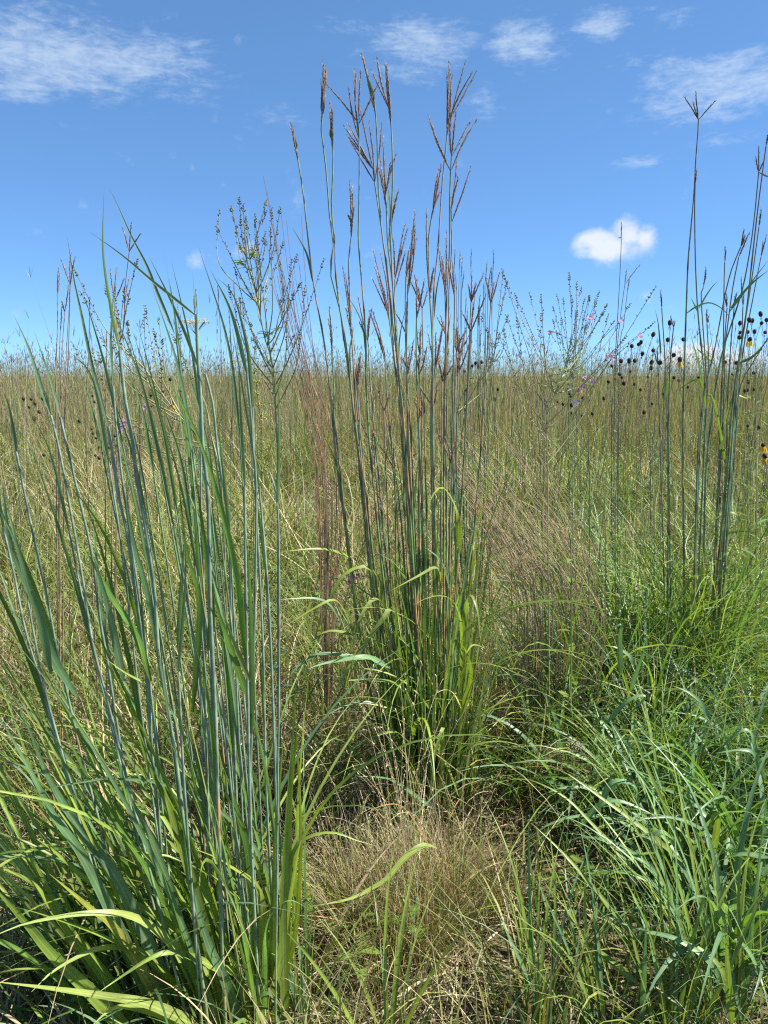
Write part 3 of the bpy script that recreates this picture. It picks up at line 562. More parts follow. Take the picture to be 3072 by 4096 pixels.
for k in range(95):
    bx = rng.uniform(2040, 2430); by = rng.uniform(2250, 2500); f = rng.uniform(.3, 1); tx = bx-360*f+rng.uniform(-60, 60); ty = by-620*f
    rb.append(([(tx, ty), ((tx+bx)/2+10, (ty+by)/2-25), (bx, by)], None))
slim_clump('little_bluestem_clump', 'pinkish tan fine grass leaning over, right of the tall central clump', rb, 2.8, 2720, TAN*.5+REDB*.65, r=.0019, headcol=TAN*.7+REDB*.4, spread=.9)
rb = []
for k in range(10):
    tx = rng.uniform(640, 1000); ty = rng.uniform(1180, 1420); bx = tx+rng.uniform(0, 60)
    rb.append(([(tx, ty), (tx+10, ty+200), (bx, 1900)], [(tx-5, ty-80)]))
slim_clump('bluestem_clump', 'scattered thin green grass spikes behind the white umbel flower', rb, 3.4, 2450, BLUEG, r=.0024, headcol=np.array([.12, .13, .09]), spread=1)

# ================================================================== tick-trefoils
def lens(mb, p, d, n, L, w, col, K=7, curve=.12):
    d = norm(np.asarray(d, float)); n = norm(np.cross(np.cross(d, n), d)); s = np.linspace(0, 1, K)
    pts = p+d*L*s[:, None]-n*(curve*L*s**2)[:, None]
    leaf(mb, pts, w, n, col, .2, wp=np.maximum(np.sin(math.pi*np.clip(s*.97+.02, 0, 1))**.75, .03))
def spike(mb, pts, dense, col, podcol, r=.0028):
    n = len(pts); tube(mb, pts, .0008, podcol, 4)
    for k in range(n):
        f = k/(n-1)
        if f < dense and rng.random() < .4: continue
        t = norm(pts[min(k+1, n-1)]-pts[max(k-1, 0)]); m = 3 if f > dense else 1
        for j in range(m):
            pr = norm(np.cross(t, rng.normal(size=3))); sz = r*(1.5 if f > dense else rng.uniform(.8, 1.5))*(1-.45*max(0, f-dense)/(1-dense))
            b = pts[k]+pr*sz*.5; d = norm(t*.9+pr*.8); spindle(mb, b, b+d*sz*3.2, sz*.8, jc(col if f > dense else podcol, .25), 5, 5)
def trefoil(label, main, tips, Y, base_sy, flowers=(), nleaf=14, stemcol=np.array([.24, .24, .10]), budcol=np.array([.24, .26, .16]), podcol=np.array([.22, .17, .12]), bow=.12, r=.0035, side=0):
    mp = [P(a, b, Y) for a, b in main]+[P(main[-1][0]+(main[-1][0]-main[-2][0])*.5, base_sy, Y)]
    path = to_ground(mp); o0 = np.array([path[0][0], path[0][1], 0])
    t = thing('tick_trefoil', o0, label, 'wildflower')
    pts = spline(path, 60); tube(MB(), pts, np.linspace(r, r*.35, 60), np.array([jc(stemcol*.8), stemcol, stemcol*1.2]), 6).build('stem', M_STEM, t, o0)
    att = []
    for tx, ty in tips:
        y = Y+rng.uniform(-.22, .22); tip = P(tx, ty, y)
        # leave the main stem well below the tip
        dz = np.abs(pts[:, 2]-(tip[2]-.10-.75*abs(tip[0]-np.interp(tip[2], pts[:, 2], pts[:, 0]))-rng.uniform(-.03, .2)))
        k = int(np.argmin(dz)); k = min(max(k, 12), 57); b = pts[k]; L = np.linalg.norm(tip-b)
        out = np.array([tip[0]-b[0], tip[1]-b[1], 0]); c = (b+tip)/2+out*bow*rng.uniform(.3, 2.2)+np.array([0, 0, -.06*L])+rng.normal(size=3)*.05*L; att.append((k, b, c, tip))
        q = spline([b, b*.55+c*.45+[0, 0, -.01], c, tip], 26)
        br = tube(MB(), q, np.linspace(r*.5, .0007, 26), np.array([stemcol, stemcol*.9, jc(stemcol*.8)]), 5).build('branch', M_STEM, t, o0)
        if rng.random() < .35 and L > .15:
            k2 = int(rng.integers(8, 17)); e = q[k2]+norm(q[k2+2]-q[k2]+rng.normal(size=3)*[.012, .012, .004])*rng.uniform(.05, .12); tw = MB(); qq = spline([q[k2], (q[k2]+e)/2-[0, 0, .006], e], 12)
            tube(tw, qq, .0007, stemcol, 4); spike(tw, qq[3:], .7, budcol, podcol, .0017); tw.build('twig', M_SEED, br, o0)
        mb = MB(); sp = q[15:]; lt = sp[-1]-sp[-3]; ext = spline(np.vstack([sp, sp[-1]+norm(lt)*.012]), 20); spike(mb, ext, .8, budcol, podcol, .0019); mb.build('seed_spike', M_SEED, br, o0)
    for k in range(nleaf):
        i, b, c, tip = att[rng.integers(len(att))]; f = rng.uniform(.05, .5); p = b+(c-b)*f*1.3; hd = rng.uniform(0, 6.28)
        d0 = norm(np.array([math.cos(hd), math.sin(hd), .35])); mb = MB(); e = p+d0*.018
        tube(mb, [p, (p+e)/2, e], .0006, stemcol, 4); sd = np.array([-d0[1], d0[0], 0]); lc = jc(np.array([.13, .19, .07]), .25); w = rng.uniform(.008, .014)
        for dd in (d0, norm(d0*.4+sd), norm(d0*.4-sd)): lens(mb, e, dd+[0, 0, -.2], [0, 0, 1], rng.uniform(.025, .04), w, np.array([lc, lc*1.1]))
        mb.build('leaf', M_LEAF, t, o0)
    for fx, fy in flowers:
        p = P(fx, fy, Y-.05); mb = MB()
        for k in range(6):
            a = rng.uniform(0, 6.28); lens(mb, p+rng.normal(size=3)*.003, [math.cos(a), -.6, math.sin(a)], [0, -1, .3], rng.uniform(.009, .014), .009, jc(np.array([.62, .40, .55])))
        j = int(np.argmin([np.linalg.norm(a[3]-p) for a in att])); i, b, c, tip = att[j]; q = spline([b*.3+c*.7, (b*.3+c*.7+p)/2+[0, 0, .01], p], 8); tube(mb, q, .0007, stemcol, 4)
        mb.build('flower', M_PETAL, t, o0)
    return t
T6 = lambda *p: cr(850, 750, 3.318, *p)
trefoil('bushy tick-trefoil with greyish seed spikes against the sky, just left of the tall central clump',
  T6((455,650),(500,960),(560,1280),(620,1620),(690,1990))+D((590,800),(600,1000),(602,1150)),
  T6((90,330),(75,570),(260,310),(358,195),(412,285),(440,450),(565,420),(560,500),(700,235),(785,330),(892,325),(772,590),(690,640),(928,770),(1108,950),(1045,1020),(905,1020),(1465,1000),(1150,1310),(930,1250),(710,1310),(225,1350),(305,1120),(375,1200),(378,1510),(328,1530),(410,1700),(1225,1365),(460,540),(320,600),(700,760),(590,790),(380,800),(1000,1500)), 2.35, 2400, nleaf=34, r=.0042)
T3 = lambda *p: cr(0, 900, 1.508, *p)
trefoil('sparse wiry tick-trefoil with bare pod-dotted branches among the blue-green stems, leaning left',
  T3((700,560),(720,700),(830,820),(900,900),(1000,1050),(1100,1170),(1230,1330),(1330,1500)),
  T3((455,285),(498,430),(820,240),(645,400),(690,440),(960,590),(880,515),(1085,655),(447,730),(565,780),(600,800),(770,610),(935,660),(1055,690),(870,570),(975,880),(710,530)), 1.95, 2700, flowers=T3((875,1085),(735,1215),(740,1200)), nleaf=5, bow=.2, r=.0038, podcol=np.array([.2, .16, .1]))
T5 = lambda *p: cr(1972, 900, 1.508, *p)
trefoil('wide-branching tick-trefoil with grey-green buds and pink flowers in front of the cones, right side',
  T5((480,730),(420,900),(350,1080),(320,1200),(330,1450)),
  T5((60,290),(85,360),(140,435),(225,430),(292,445),(460,315),(505,365),(533,395),(575,450),(622,475),(820,490),(970,392),(958,602),(790,690),(692,560),(722,590),(85,565),(148,590),(30,655),(68,650),(240,690),(505,540),(660,540),(290,560),(740,760),(690,790),(560,620)), 2.6, 2400,
  flowers=T5((540,972),(525,995),(592,937),(345,650),(770,580),(553,922),(720,800),(590,560),(690,795),(880,662)), nleaf=22, r=.0034, stemcol=np.array([.30, .29, .14]), bow=.05)
trefoil('small tick-trefoil with green pods rising between the tall central clump and the wide-branching one',
  C3((1560,1240),(1420,1470),(1210,1740)), C3((1580,610),(1610,700),(1405,970),(1540,1130),(1590,1100),(1612,985),(1450,1090),(1480,1180)), 2.9, 2300, nleaf=6, bow=.08)

trefoil('airy pale green plant with tiny buds behind the wide-branching tick-trefoil, against the sky',
  T5((500,520),(490,700),(480,900),(480,1100)), [(1972+(330+rng.uniform(0, 370))/1.508, 900+rng.uniform(405, 600)/1.508) for k in range(13)], 3.3, 2300, nleaf=20, r=.003, stemcol=np.array([.26, .30, .16]), budcol=np.array([.24, .28, .12]), podcol=np.array([.2, .2, .1]), bow=.05)

# ================================================================== coneflowers
def ellipsoid(mb, c, ax, rx, rz, col, bumps=.09, nu=14, nv=10):
    ax = norm(np.asarray(ax, float)); a = norm(np.cross(ax, [.3, .9, .1])); b = np.cross(ax, a)
    v = np.linspace(.04, math.pi-.04, nv)[:, None]; u = (np.arange(nu)*2*math.pi/nu)[None]
    k = 1+bumps*np.sin(u*7+v*9)*np.sin(v*11-u*3)
    rad = rx*np.sin(v)*k
    V = np.asarray(c)+(rad*np.cos(u))[..., None]*a+(rad*np.sin(u))[..., None]*b-(rz*np.cos(v)*np.ones_like(u))[..., None]*ax
    i = np.arange(nv-1)[:, None]*nu; j = np.arange(nu)[None]; Q = np.stack([i+j, i+(j+1) % nu, i+nu+(j+1) % nu, i+nu+j], -1)
    mb.add(V, Q, np.clip(np.asarray(col)*rng.uniform(.7, 1.3, (nu*nv, 1)), 0, 1))
def coneflower(hx, hy, Y, label, group, petals=0, bracts=3, lean=None, name='dried_coneflower'):
    h = P(hx, hy, Y); ln = rng.normal()*.10 if lean is None else lean
    o0 = np.array([h[0]+ln*h[2]*.8, Y+rng.uniform(-.05, .1), 0.]); t = thing(name, o0, label, 'wildflower', group)
    ax = norm(h-(h*.75+o0*.25)+[rng.normal()*.08, rng.normal()*.08, 0]); r = rng.uniform(.0066, .0092); hh = r*rng.uniform(1.0, 1.5)
    q = spline([o0, o0*.5+h*.5+[rng.normal()*.02, 0, 0], h-ax*.07, h-ax*hh*.8], 18)
    mb = tube(MB(), q, np.linspace(.0013, .0009, 18), np.array([jc(OLIVE*1.5), jc(OLIVE*1.5), jc(BROWN*1.4)]), 5)
    for k in range(3):                               # a few narrow stem leaves low down
        b = q[int(rng.integers(2, 9))]; a = rng.uniform(0, 6.28); lens(mb, b, [math.cos(a), math.sin(a), .6], [0, 0, 1], rng.uniform(.05, .1), .008, jc(OLIVE*.8), curve=.4)
    mb.build('stem', M_STEM, t, o0)
    mb = MB(); ellipsoid(mb, h, ax, r, hh, jc(DARK*1.1, .25)); mb.build('seed_cone', M_CONE, t, o0)
    if bracts and not petals:
        mb = MB()
        for k in range(bracts):
            a = rng.uniform(0, 6.28); d = np.array([math.cos(a)*.7, math.sin(a)*.7, -1.]); b = h-ax*hh*.9
            lens(mb, b, d, [math.cos(a), math.sin(a), .5], rng.uniform(.008, .022), .0022, jc(BROWN*.6), curve=rng.uniform(0, .4))
        mb.build('bract', M_SEED, t, o0)
    for k in range(petals):
        a = k*6.28/petals+rng.uniform(-.3, .3); d = np.array([math.cos(a)*.55, math.sin(a)*.55, -1.]); b = h-ax*hh*.5+np.array([math.cos(a), math.sin(a), 0])*r*.7
        mb = MB(); lens(mb, b, d, [math.cos(a), math.sin(a), .5], rng.uniform(.02, .03), .009, jc(np.array([.60, .40, .04]), .1), curve=rng.uniform(0, .25)); mb.build('petal', M_PETAL, t, o0)
    return t
ORD = 'first second third fourth fifth sixth seventh eighth ninth tenth eleventh twelfth thirteenth fourteenth fifteenth sixteenth seventeenth eighteenth nineteenth twentieth'.split()
def cone_bed(pts, where, Yr_, group):
    pts = sorted(pts); n = len(pts)
    for i, (x, y) in enumerate(pts):
        o = ORD[i] if i < 20 else 'twenty-'+ORD[i-20]
        coneflower(x, y, rng.uniform(*Yr_), f'dark dried coneflower, {o} from left, {where}', group, bracts=int(rng.integers(0, 4)))
allr = T5((1067,590),(967,660),(1055,692),(1148,690),(893,707),(878,720),(837,730),(902,777),(967,757),(1090,785),(773,820),(855,818),(958,827),(1007,830),(955,862),(822,820),(827,883),(717,850),(765,900),(738,930),(778,920),(790,955),(852,960),(697,945),(1092,920),(1122,938),(1176,977),(890,993),(1027,1020),(668,1046),(465,1027),(543,1045),(475,1085),(422,1080),(393,1070),(600,1138),(478,1135),(537,1147),(912,1130),(960,1078),(935,917),(1240,920),(1443,900),(1402,826),(1470,832),(1492,835),(1490,592),(1547,572),(1565,577),(1614,537),(1651,573),(1620,592),(1642,648),(1490,648),(1537,645),(1578,643),(1487,678),(1572,893),(1540,945),(1570,990),(1535,995),(1520,1000),(1537,1212),(1605,1218))
g = 'dried coneflower heads in the meadow'
cone_bed([q for q in allr if 2430 < q[0] < 2760 and q[1] < 1462], 'above the skyline between pink trefoil and slender clump', (2.75, 3.3), g)
cone_bed([q for q in allr if 2430 < q[0] < 2760 and q[1] >= 1462], 'below the skyline left of the slender clump', (3.2, 4.2), g)
cone_bed([q for q in allr if q[0] <= 2430], 'low around the trunk of the pink-flowered trefoil', (3.4, 4.4), g)
cone_bed([q for q in allr if q[0] > 2760 and q[1] < 1400], 'against the sky at right edge', (3.0, 3.5), g)
cone_bed([q for q in allr if q[0] > 2760 and q[1] >= 1400], 'below the skyline at right edge', (3.2, 4.2), g)
cone_bed(T3((142,1048),(188,1050),(257,1048),(212,1075),(176,1098),(237,1127),(207,1167),(265,1387)), 'in the knot near left edge', (3.4, 4.0), g)
cone_bed(T3((570,940),(558,1030),(570,1067),(600,1107),(478,1183),(553,1230),(560,1255),(580,1285),(617,1225),(595,1340),(575,1390),(598,1405),(690,1268),(655,1340),(700,1330)), 'between the left bluestem bundle and the blue-green stems', (3.4, 4.6), g)
cone_bed(T3((1027,932),(1015,985),(980,1000),(930,1018),(910,1022),(913,1090),(977,1103),(913,1183),(1045,1408)), 'behind the sparse wiry trefoil', (3.2, 3.9), g)
cone_bed(cr(1000,900,1.659,(1497,917),(1535,910),(1425,970),(1458,950),(1450,1040),(1645,1090),(1627,1155),(1440,1100),(1520,940),(1475,935)), 'just right of the tall central clump', (3.6, 4.4), g)
coneflower(*T5((1127,812))[0], 2.85, 'dark coneflower head with a few shrivelled yellow petals, beside the slender clump', None, petals=3, name='coneflower')
coneflower(*T5((1550,690))[0], 3.1, 'faded coneflower with pale drooping petals below the black cones at right edge', None, petals=4, name='coneflower')
coneflower(*T5((1630,1328))[0], 2.7, 'upper of two fresh coneflowers with drooping bright yellow petals at right edge', None, petals=9, name='coneflower')
coneflower(*T5((1640,1395))[0], 2.66, 'lower of two fresh coneflowers with drooping bright yellow petals at right edge', None, petals=9, name='coneflower')
coneflower(*T3((1040,1075))[0], 3.0, 'yellow-petalled coneflower behind the sparse wiry trefoil at left', None, petals=5, name='coneflower')
coneflower(*T3((815,1375))[0], 3.1, 'half-withered yellow coneflower low between two blue-green stems', None, petals=4, name='coneflower')

# ================================================================== other plants
def forb(name, label, cat, path_s, Y, base_sy, nl, ll, lw, lc, stemcol, r=.003, top=0, group=None, lift=.5):
    path = to_ground([P(a, b, Y) for a, b in path_s]+[P(path_s[-1][0], base_sy, Y)]); o0 = np.array([path[0][0], path[0][1], 0.])
    t = thing(name, o0, label, cat, group); q = spline(path, 40); tube(MB(), q, np.linspace(r, r*.5, 40), np.array([stemcol*.8, stemcol]), 6).build('stem', M_STEM, t, o0)
    for k in range(nl):
        f = (k+.5)/nl; b = q[min(int((.25+.75*f)*39), 39)]; a = k*2.4+rng.uniform(-.4, .4); s = (1-.55*f)*rng.uniform(.8, 1.2); c = jc(lc, .2)
        mb = MB(); lens(mb, b, [math.cos(a), math.sin(a), lift], [0, 0, 1], ll*s, lw*s, np.array([c, c*1.1]), K=9, curve=rng.uniform(.1, .5)); mb.build('leaf', M_LEAF, t, o0)
    return t, q, o0
SG = np.array([.22, .24, .10])
forb('leafy_forb', 'upright plant with pale yellow-green paired oval leaves right of the leaning tan grass', 'plant', cr(1972,1900,1.508,(330,-40),(370,130),(430,300),(470,450)), 2.5, 2900, 12, .07, .03, YGREEN*.75, SG, .0035)
forb('leafy_forb', 'dark leafy stem standing left of the tall central clump, below the bushy trefoil', 'plant', cr(1000,900,1.659,(130,850),(150,1000),(165,1200),(180,1400),(185,1659)), 2.6, 2700, 26, .055, .024, np.array([.07, .11, .05]), SG, .0035)
forb('leafy_forb', 'dark-leaved forb behind the pale yellow-green leafy one, right of centre', 'plant', cr(1972,900,1.508,(440,1000),(520,1180),(560,1330),(580,1500)), 3.0, 2600, 18, .07, .022, np.array([.07, .10, .045]), SG*.6)
forb('leafy_forb', 'leafy green forb under the yellow coneflowers at right edge', 'plant', cr(2400,1000,1.4167,(850,620),(860,800),(850,1000),(840,1200)), 3.1, 2800, 22, .11, .022, YGREEN*.7, SG)
forb('leafy_forb', 'grey-green leafy stem between the slender clump and right edge', 'plant', cr(2400,1000,1.4167,(900,700),(880,900),(885,1150)), 2.9, 2900, 18, .10, .02, BLUEG, SG)
forb('leafy_forb', 'low leafy sprig with pale leaves between two blue-green stems', 'plant', cr(0,1800,1.62,(1045,760),(1050,900),(1070,1100)), 2.5, 2800, 10, .05, .024, YGREEN*.8, SG)
forb('leafy_forb', 'narrow-leaved bright green plant at the skyline near left edge', 'plant', cr(0,1300,2.765,(360,510),(370,640),(390,800)), 4.0, 2300, 22, .06, .012, YGREEN, SG)
for k, (sx, sy) in enumerate([(2330, 1640), (2470, 1700), (2560, 1620), (2610, 1760), (2900, 1720), (3000, 1620), (2950, 1850), (2420, 1850), (2180, 1700), (1100, 1900), (330, 1760), (520, 1900), (150, 1850), (700, 2050), (900, 1950), (2050, 1850), (3040, 1950), (2700, 1900)]):
    Yk = rng.uniform(2.9, 4.2); gl = YGREEN*.8 if k % 3 else GREEN*1.2
    forb('leafy_forb', 'narrow-leaved green forb half hidden in the meadow grass', 'plant', [(sx+rng.uniform(-15, 15), sy), (sx, sy+150), (sx+rng.uniform(-10, 10), sy+320)], Yk, 2350, 20, rng.uniform(.07, .12), rng.uniform(.012, .02), gl, SG, .0026, group='leafy forbs among the meadow grass')
# goldenrod
t, q, o0 = forb('goldenrod', 'yellow-green budding goldenrod at the skyline, left of the bushy trefoil stem', 'wildflower', cr(0,900,1.508,(1555,690),(1530,800),(1545,950),(1570,1150),(1580,1300)), 3.0, 2450, 24, .04, .009, YGREEN*.8, YGREEN*.8)
mb = MB()
for k in range(90):
    f = rng.random(); b = q[int((.72+.28*f)*39)]; p = b+rng.normal(size=3)*[.02*(1.2-f), .02*(1.2-f), .006]; tube(mb, [b, p], .0006, YGREEN*.8, 3); spindle(mb, p-[0, 0, .001], p+rng.normal(size=3)*.004+[0, 0, .006], .0028, jc(np.array([.36, .36, .07])), 5, 4)
mb.build('bud_cluster', M_SEED, t, o0)  # flower buds on short stalks, not leaves
# white umbel
t, q, o0 = forb('white_umbel_flower', 'flat creamy white flower cluster on a thin stalk at the skyline, beside a blue-green stem', 'wildflower', cr(0,900,1.508,(1180,660),(1195,740),(1200,900),(1210,1200)), 2.8, 2600, 4, .06, .012, OLIVE, OLIVE, .0022)
mb = MB(); st = MB(); top = q[-1]
for k in range(26):
    a = rng.uniform(0, 6.28); rr = .05*math.sqrt(rng.random()); e = top+np.array([rr*math.cos(a), rr*math.sin(a), .045+rng.uniform(-.008, .008)])
    tube(st, [top, (top+e)/2+[0, 0, .003], e], .0006, OLIVE*1.3, 4)
    for j in range(7): p = e+rng.normal(size=3)*.004; spindle(mb, p, p+[0, 0, .004], .002, jc(np.array([.66, .62, .46])), 5, 4)
st.build('flower_stalk', M_STEM, t, o0); mb.build('flower_cluster', M_PETAL, t, o0)
# small pieces of colour
def blossom(name, label, sx, sy, Y, n, col, spread, size, stemcol=OLIVE):
    p = P(sx, sy, Y); o0 = np.array([p[0]+.03, Y, 0.]); t = thing(name, o0, label, 'wildflower')
    tube(MB(), spline([o0, (o0+p)/2+[.02, 0, 0], p], 10), .0015, stemcol, 5).build('stem', M_STEM, t, o0); mb = MB()
    for k in range(n):
        a = rng.uniform(0, 6.28); b = p+rng.normal(size=3)*spread; lens(mb, b, [math.cos(a), -.4, math.sin(a)], [0, -1, .4], size*rng.uniform(.7, 1.2), size*.6, jc(col))
    mb.build('flower', M_PETAL, t, o0)
blossom('violet_flower', 'tiny violet-blue flower above the low dark cones by the pink-flowered trefoil', *T5((455,985))[0], 3.3, 9, np.array([.25, .24, .6]), .008, .012)
blossom('violet_flower', 'tiny violet-blue flower just under the pink-flowered trefoil', *T5((505,1070))[0], 3.4, 8, np.array([.25, .24, .6]), .007, .012)
blossom('purple_flower', 'small dark purple flower spike hidden in leaves left of the tall central clump base', 1405, 2320, 2.6, 26, np.array([.22, .05, .16]), [.012, .012, .03], .012)
blossom('purple_flower', 'small magenta blossom beside the stems of the tall central clump', 1428, 2305, 2.55, 8, np.array([.34, .06, .24]), .007, .012)
blossom('yellow_flower', 'small bright yellow flower deep in the tall central clump leaves', 1470, 2445, 2.5, 9, np.array([.7, .5, .02]), .008, .012)
blossom('red_leaf_plant', 'orange-red autumn leaves in the leaning tan grass', 1940, 2040, 3.2, 6, np.array([.46, .18, .11]), .012, .02)
blossom('red_leaf_plant', 'pale coral leaves low in the leaning tan grass', 1950, 2100, 3.2, 8, np.array([.48, .22, .15]), .014, .022)
# foxtails
def foxtail(label, sx, sy, Y, dx, dy):
    p1 = P(sx+dx, sy+dy, Y); p0 = P(sx, sy, Y); o0 = np.array([p0[0]+.03, Y+.02, 0.]); t = thing('foxtail_grass', o0, label, 'grass')
    tube(MB(), spline([o0, (o0+p0)/2+[.01, 0, .03], p0], 10), .0012, YGREEN, 5).build('stem', M_STEM, t, o0); mb = MB()
    d = norm(p1-p0); L = np.linalg.norm(p1-p0)
    for k in range(170):
        f = rng.random(); pr = norm(np.cross(d, rng.normal(size=3))); b = p0+d*L*f; w = .005*math.sin(math.pi*min(f*.9+.12, 1))
        e = b+pr*w; spindle(mb, e, e+norm(d+pr*.8)*.003, .0012, jc(np.array([.32, .30, .11]), .25), 4, 4)
        if k % 2 == 0: h = norm(d+pr*1.3)*.010; sd = np.cross(h, pr)*.02; mb.add([e, e+sd, e+h, e-sd], [[0, 1, 2, 3]], jc(np.array([.5, .46, .22])))
    mb.build('seed_head', M_SEED, t, o0)
foxtail('golden foxtail seed head drooping among the green leaves below the slender clump', 2962, 2830, 2.0, 0, -100)
foxtail('fuzzy yellow foxtail head low in the leaves near the bottom right corner', 2775, 3935, 1.5, -20, -90)
foxtail('smaller pale foxtail head lying in the grass right of the dry tuft', 2372, 3810, 1.6, -5, -45)

hpx = G(2270, 3170)
# ================================================================== broad-leaved green tufts, lower right
def tuft(name, label, c, n, Lr, wr, cols, th1r=(1.0, 2.4), hb=None, rad=.05, separate=True, K=12, th0r=(.05, .45), z0=0., group=None, fill=0, mult=1):
    n = int(n*mult)
    c = np.asarray(c, float); t = thing(name, c, label, 'grass tuft', group); one = MB()
    for k in range(n):
        a = rng.uniform(0, 6.28) if hb is None else hb[0]+rng.normal()*hb[1]; b = c+[rad*math.cos(a)*rng.random(), rad*math.sin(a)*rng.random(), rng.uniform(0, z0)]
        q = arc(b, a, rng.uniform(*th0r), rng.uniform(*th1r), rng.uniform(*Lr), K, rng.uniform(1.2, 2.2), rng.normal()*.5); q[:, 2] = np.maximum(q[:, 2], .006)
        cc = jc(cols[rng.integers(len(cols))], .22); m = MB() if separate else one
        leaf(m, q, rng.uniform(*wr), norm(np.array([-math.cos(a)*.8, -math.sin(a)*.8-.3, 1.3])+rng.normal(size=3)*.25), np.array([cc*.8, cc, cc*1.1]), .25, twist=rng.normal()*.8)
        if separate: m.build('leaf', M_LEAF, t, c)
    if fill:
        a = rng.uniform(0, 6.28, fill); b = c+np.stack([rad*2*np.cos(a), rad*2*np.sin(a), np.zeros(fill)], 1)*rng.random((fill, 1)); cc = pick(cols, [1]*len(cols), fill, .25)
        m = MB(); many(m, b, a, rng.uniform(.05, .5, fill), rng.uniform(.4, 1.9, fill), rng.uniform(Lr[0]*.5, Lr[1]*.9, fill), rng.uniform(.002, .005, fill), cc*.8, cc, K=8)
        o = m.build('leaves', M_THIN, t, c); o['kind'] = 'stuff'
    if not separate: one.build('leaves', M_LEAF, t, c)
    return t
BW = [BLUEG*1.15, BLUEG*1.3, GREEN*1.3, np.array([.12, .20, .10])]
for (sx, sy, n, lab) in [
  (2480, 2960, 20, 'broad blue-green leaves curling over, standing alone just below the slender clump'), (2330, 3280, 12, 'short broad-leaved tuft with arched blades beside the straw heap'),
  (2560, 3330, 22, 'broad-leaved green tuft right of the straw heap, blades curling down'), (2800, 3200, 24, 'dense mass of curling blue-green blades right of the arching straw-heap leaves'),
  (3010, 3120, 22, 'broad curling blades at right edge, level with the straw heap'), (2960, 3420, 24, 'thick tuft of glossy curled blades at right edge, below the straw heap level'),
  (2720, 3560, 20, 'spreading broad-leaved tuft in the middle of the lower right grass'), (3060, 3700, 20, 'shaded broad-leaved tuft cut by right edge'),
  (2880, 3900, 20, 'long-bladed tuft by the fuzzy foxtail head near the bottom right corner'), (2640, 2820, 16, 'small broad-leaved tuft at the foot of the slender clump'),
  (2920, 2860, 18, 'broad-leaved tuft behind the golden foxtail head'), (2180, 3180, 8, 'few curled blades left of the straw heap')]:
    c = G(sx, sy); tuft('broad_leaf_tuft', lab, c, n, (.34, .72), (.013, .026), BW, rad=.09, fill=12, th1r=(1.3, 3.0), mult=2.1)
for (sx, sy, n, Lr, hb, lab) in [
  (2870, 4150, 16, (.45, .8), (2.6, .35), 'long light green blades arching up to the left across the lower right grass'), (2420, 4200, 14, (.35, .6), (1.9, .5), 'upright blue-green blades at the bottom edge, right of the dry tuft'),
  (2150, 4180, 10, (.35, .6), (1.7, .4), 'thin upright green blades at the bottom edge, beside the dry tuft'), (2700, 4250, 12, (.35, .6), (1.6, .6), 'bright green blades at the bottom edge near the bottom right corner'),
  (2950, 4120, 10, (.4, .7), (1.5, .5), 'tall bright blades in the bottom right corner'), (1230, 4150, 10, (.25, .45), (1.4, .8), 'short pale green blades at the bottom edge between blue-green stems and dry tuft'),
  (1560, 4250, 7, (.3, .5), (1.6, .9), 'few bright green blades sprouting from the straw at the bottom edge')]:
    c = G(sx, sy); tuft('long_leaf_tuft', lab, c, n, Lr, (.007, .013), [YGREEN*.8, BLUEG*1.4, YGREEN], th1r=(.6, 1.5), hb=hb, rad=.05, th0r=(.1, .4), fill=30)
HL = lambda t, c, pts, Y, w, col: hero_leaf(t, c, pts, Y, w, np.array([jc(col*.9), jc(col), jc(col)]), K=20, up=1.3, twist=rng.uniform(-.3, .3), jit=.2)
c = G(2900, 4000); t = thing('arching_grass', c, 'longest arching pale green blades sweeping from the bottom right corner towards the straw heap', 'grass')
K6 = lambda *p: cr(1972, 2900, 1.508, *p)
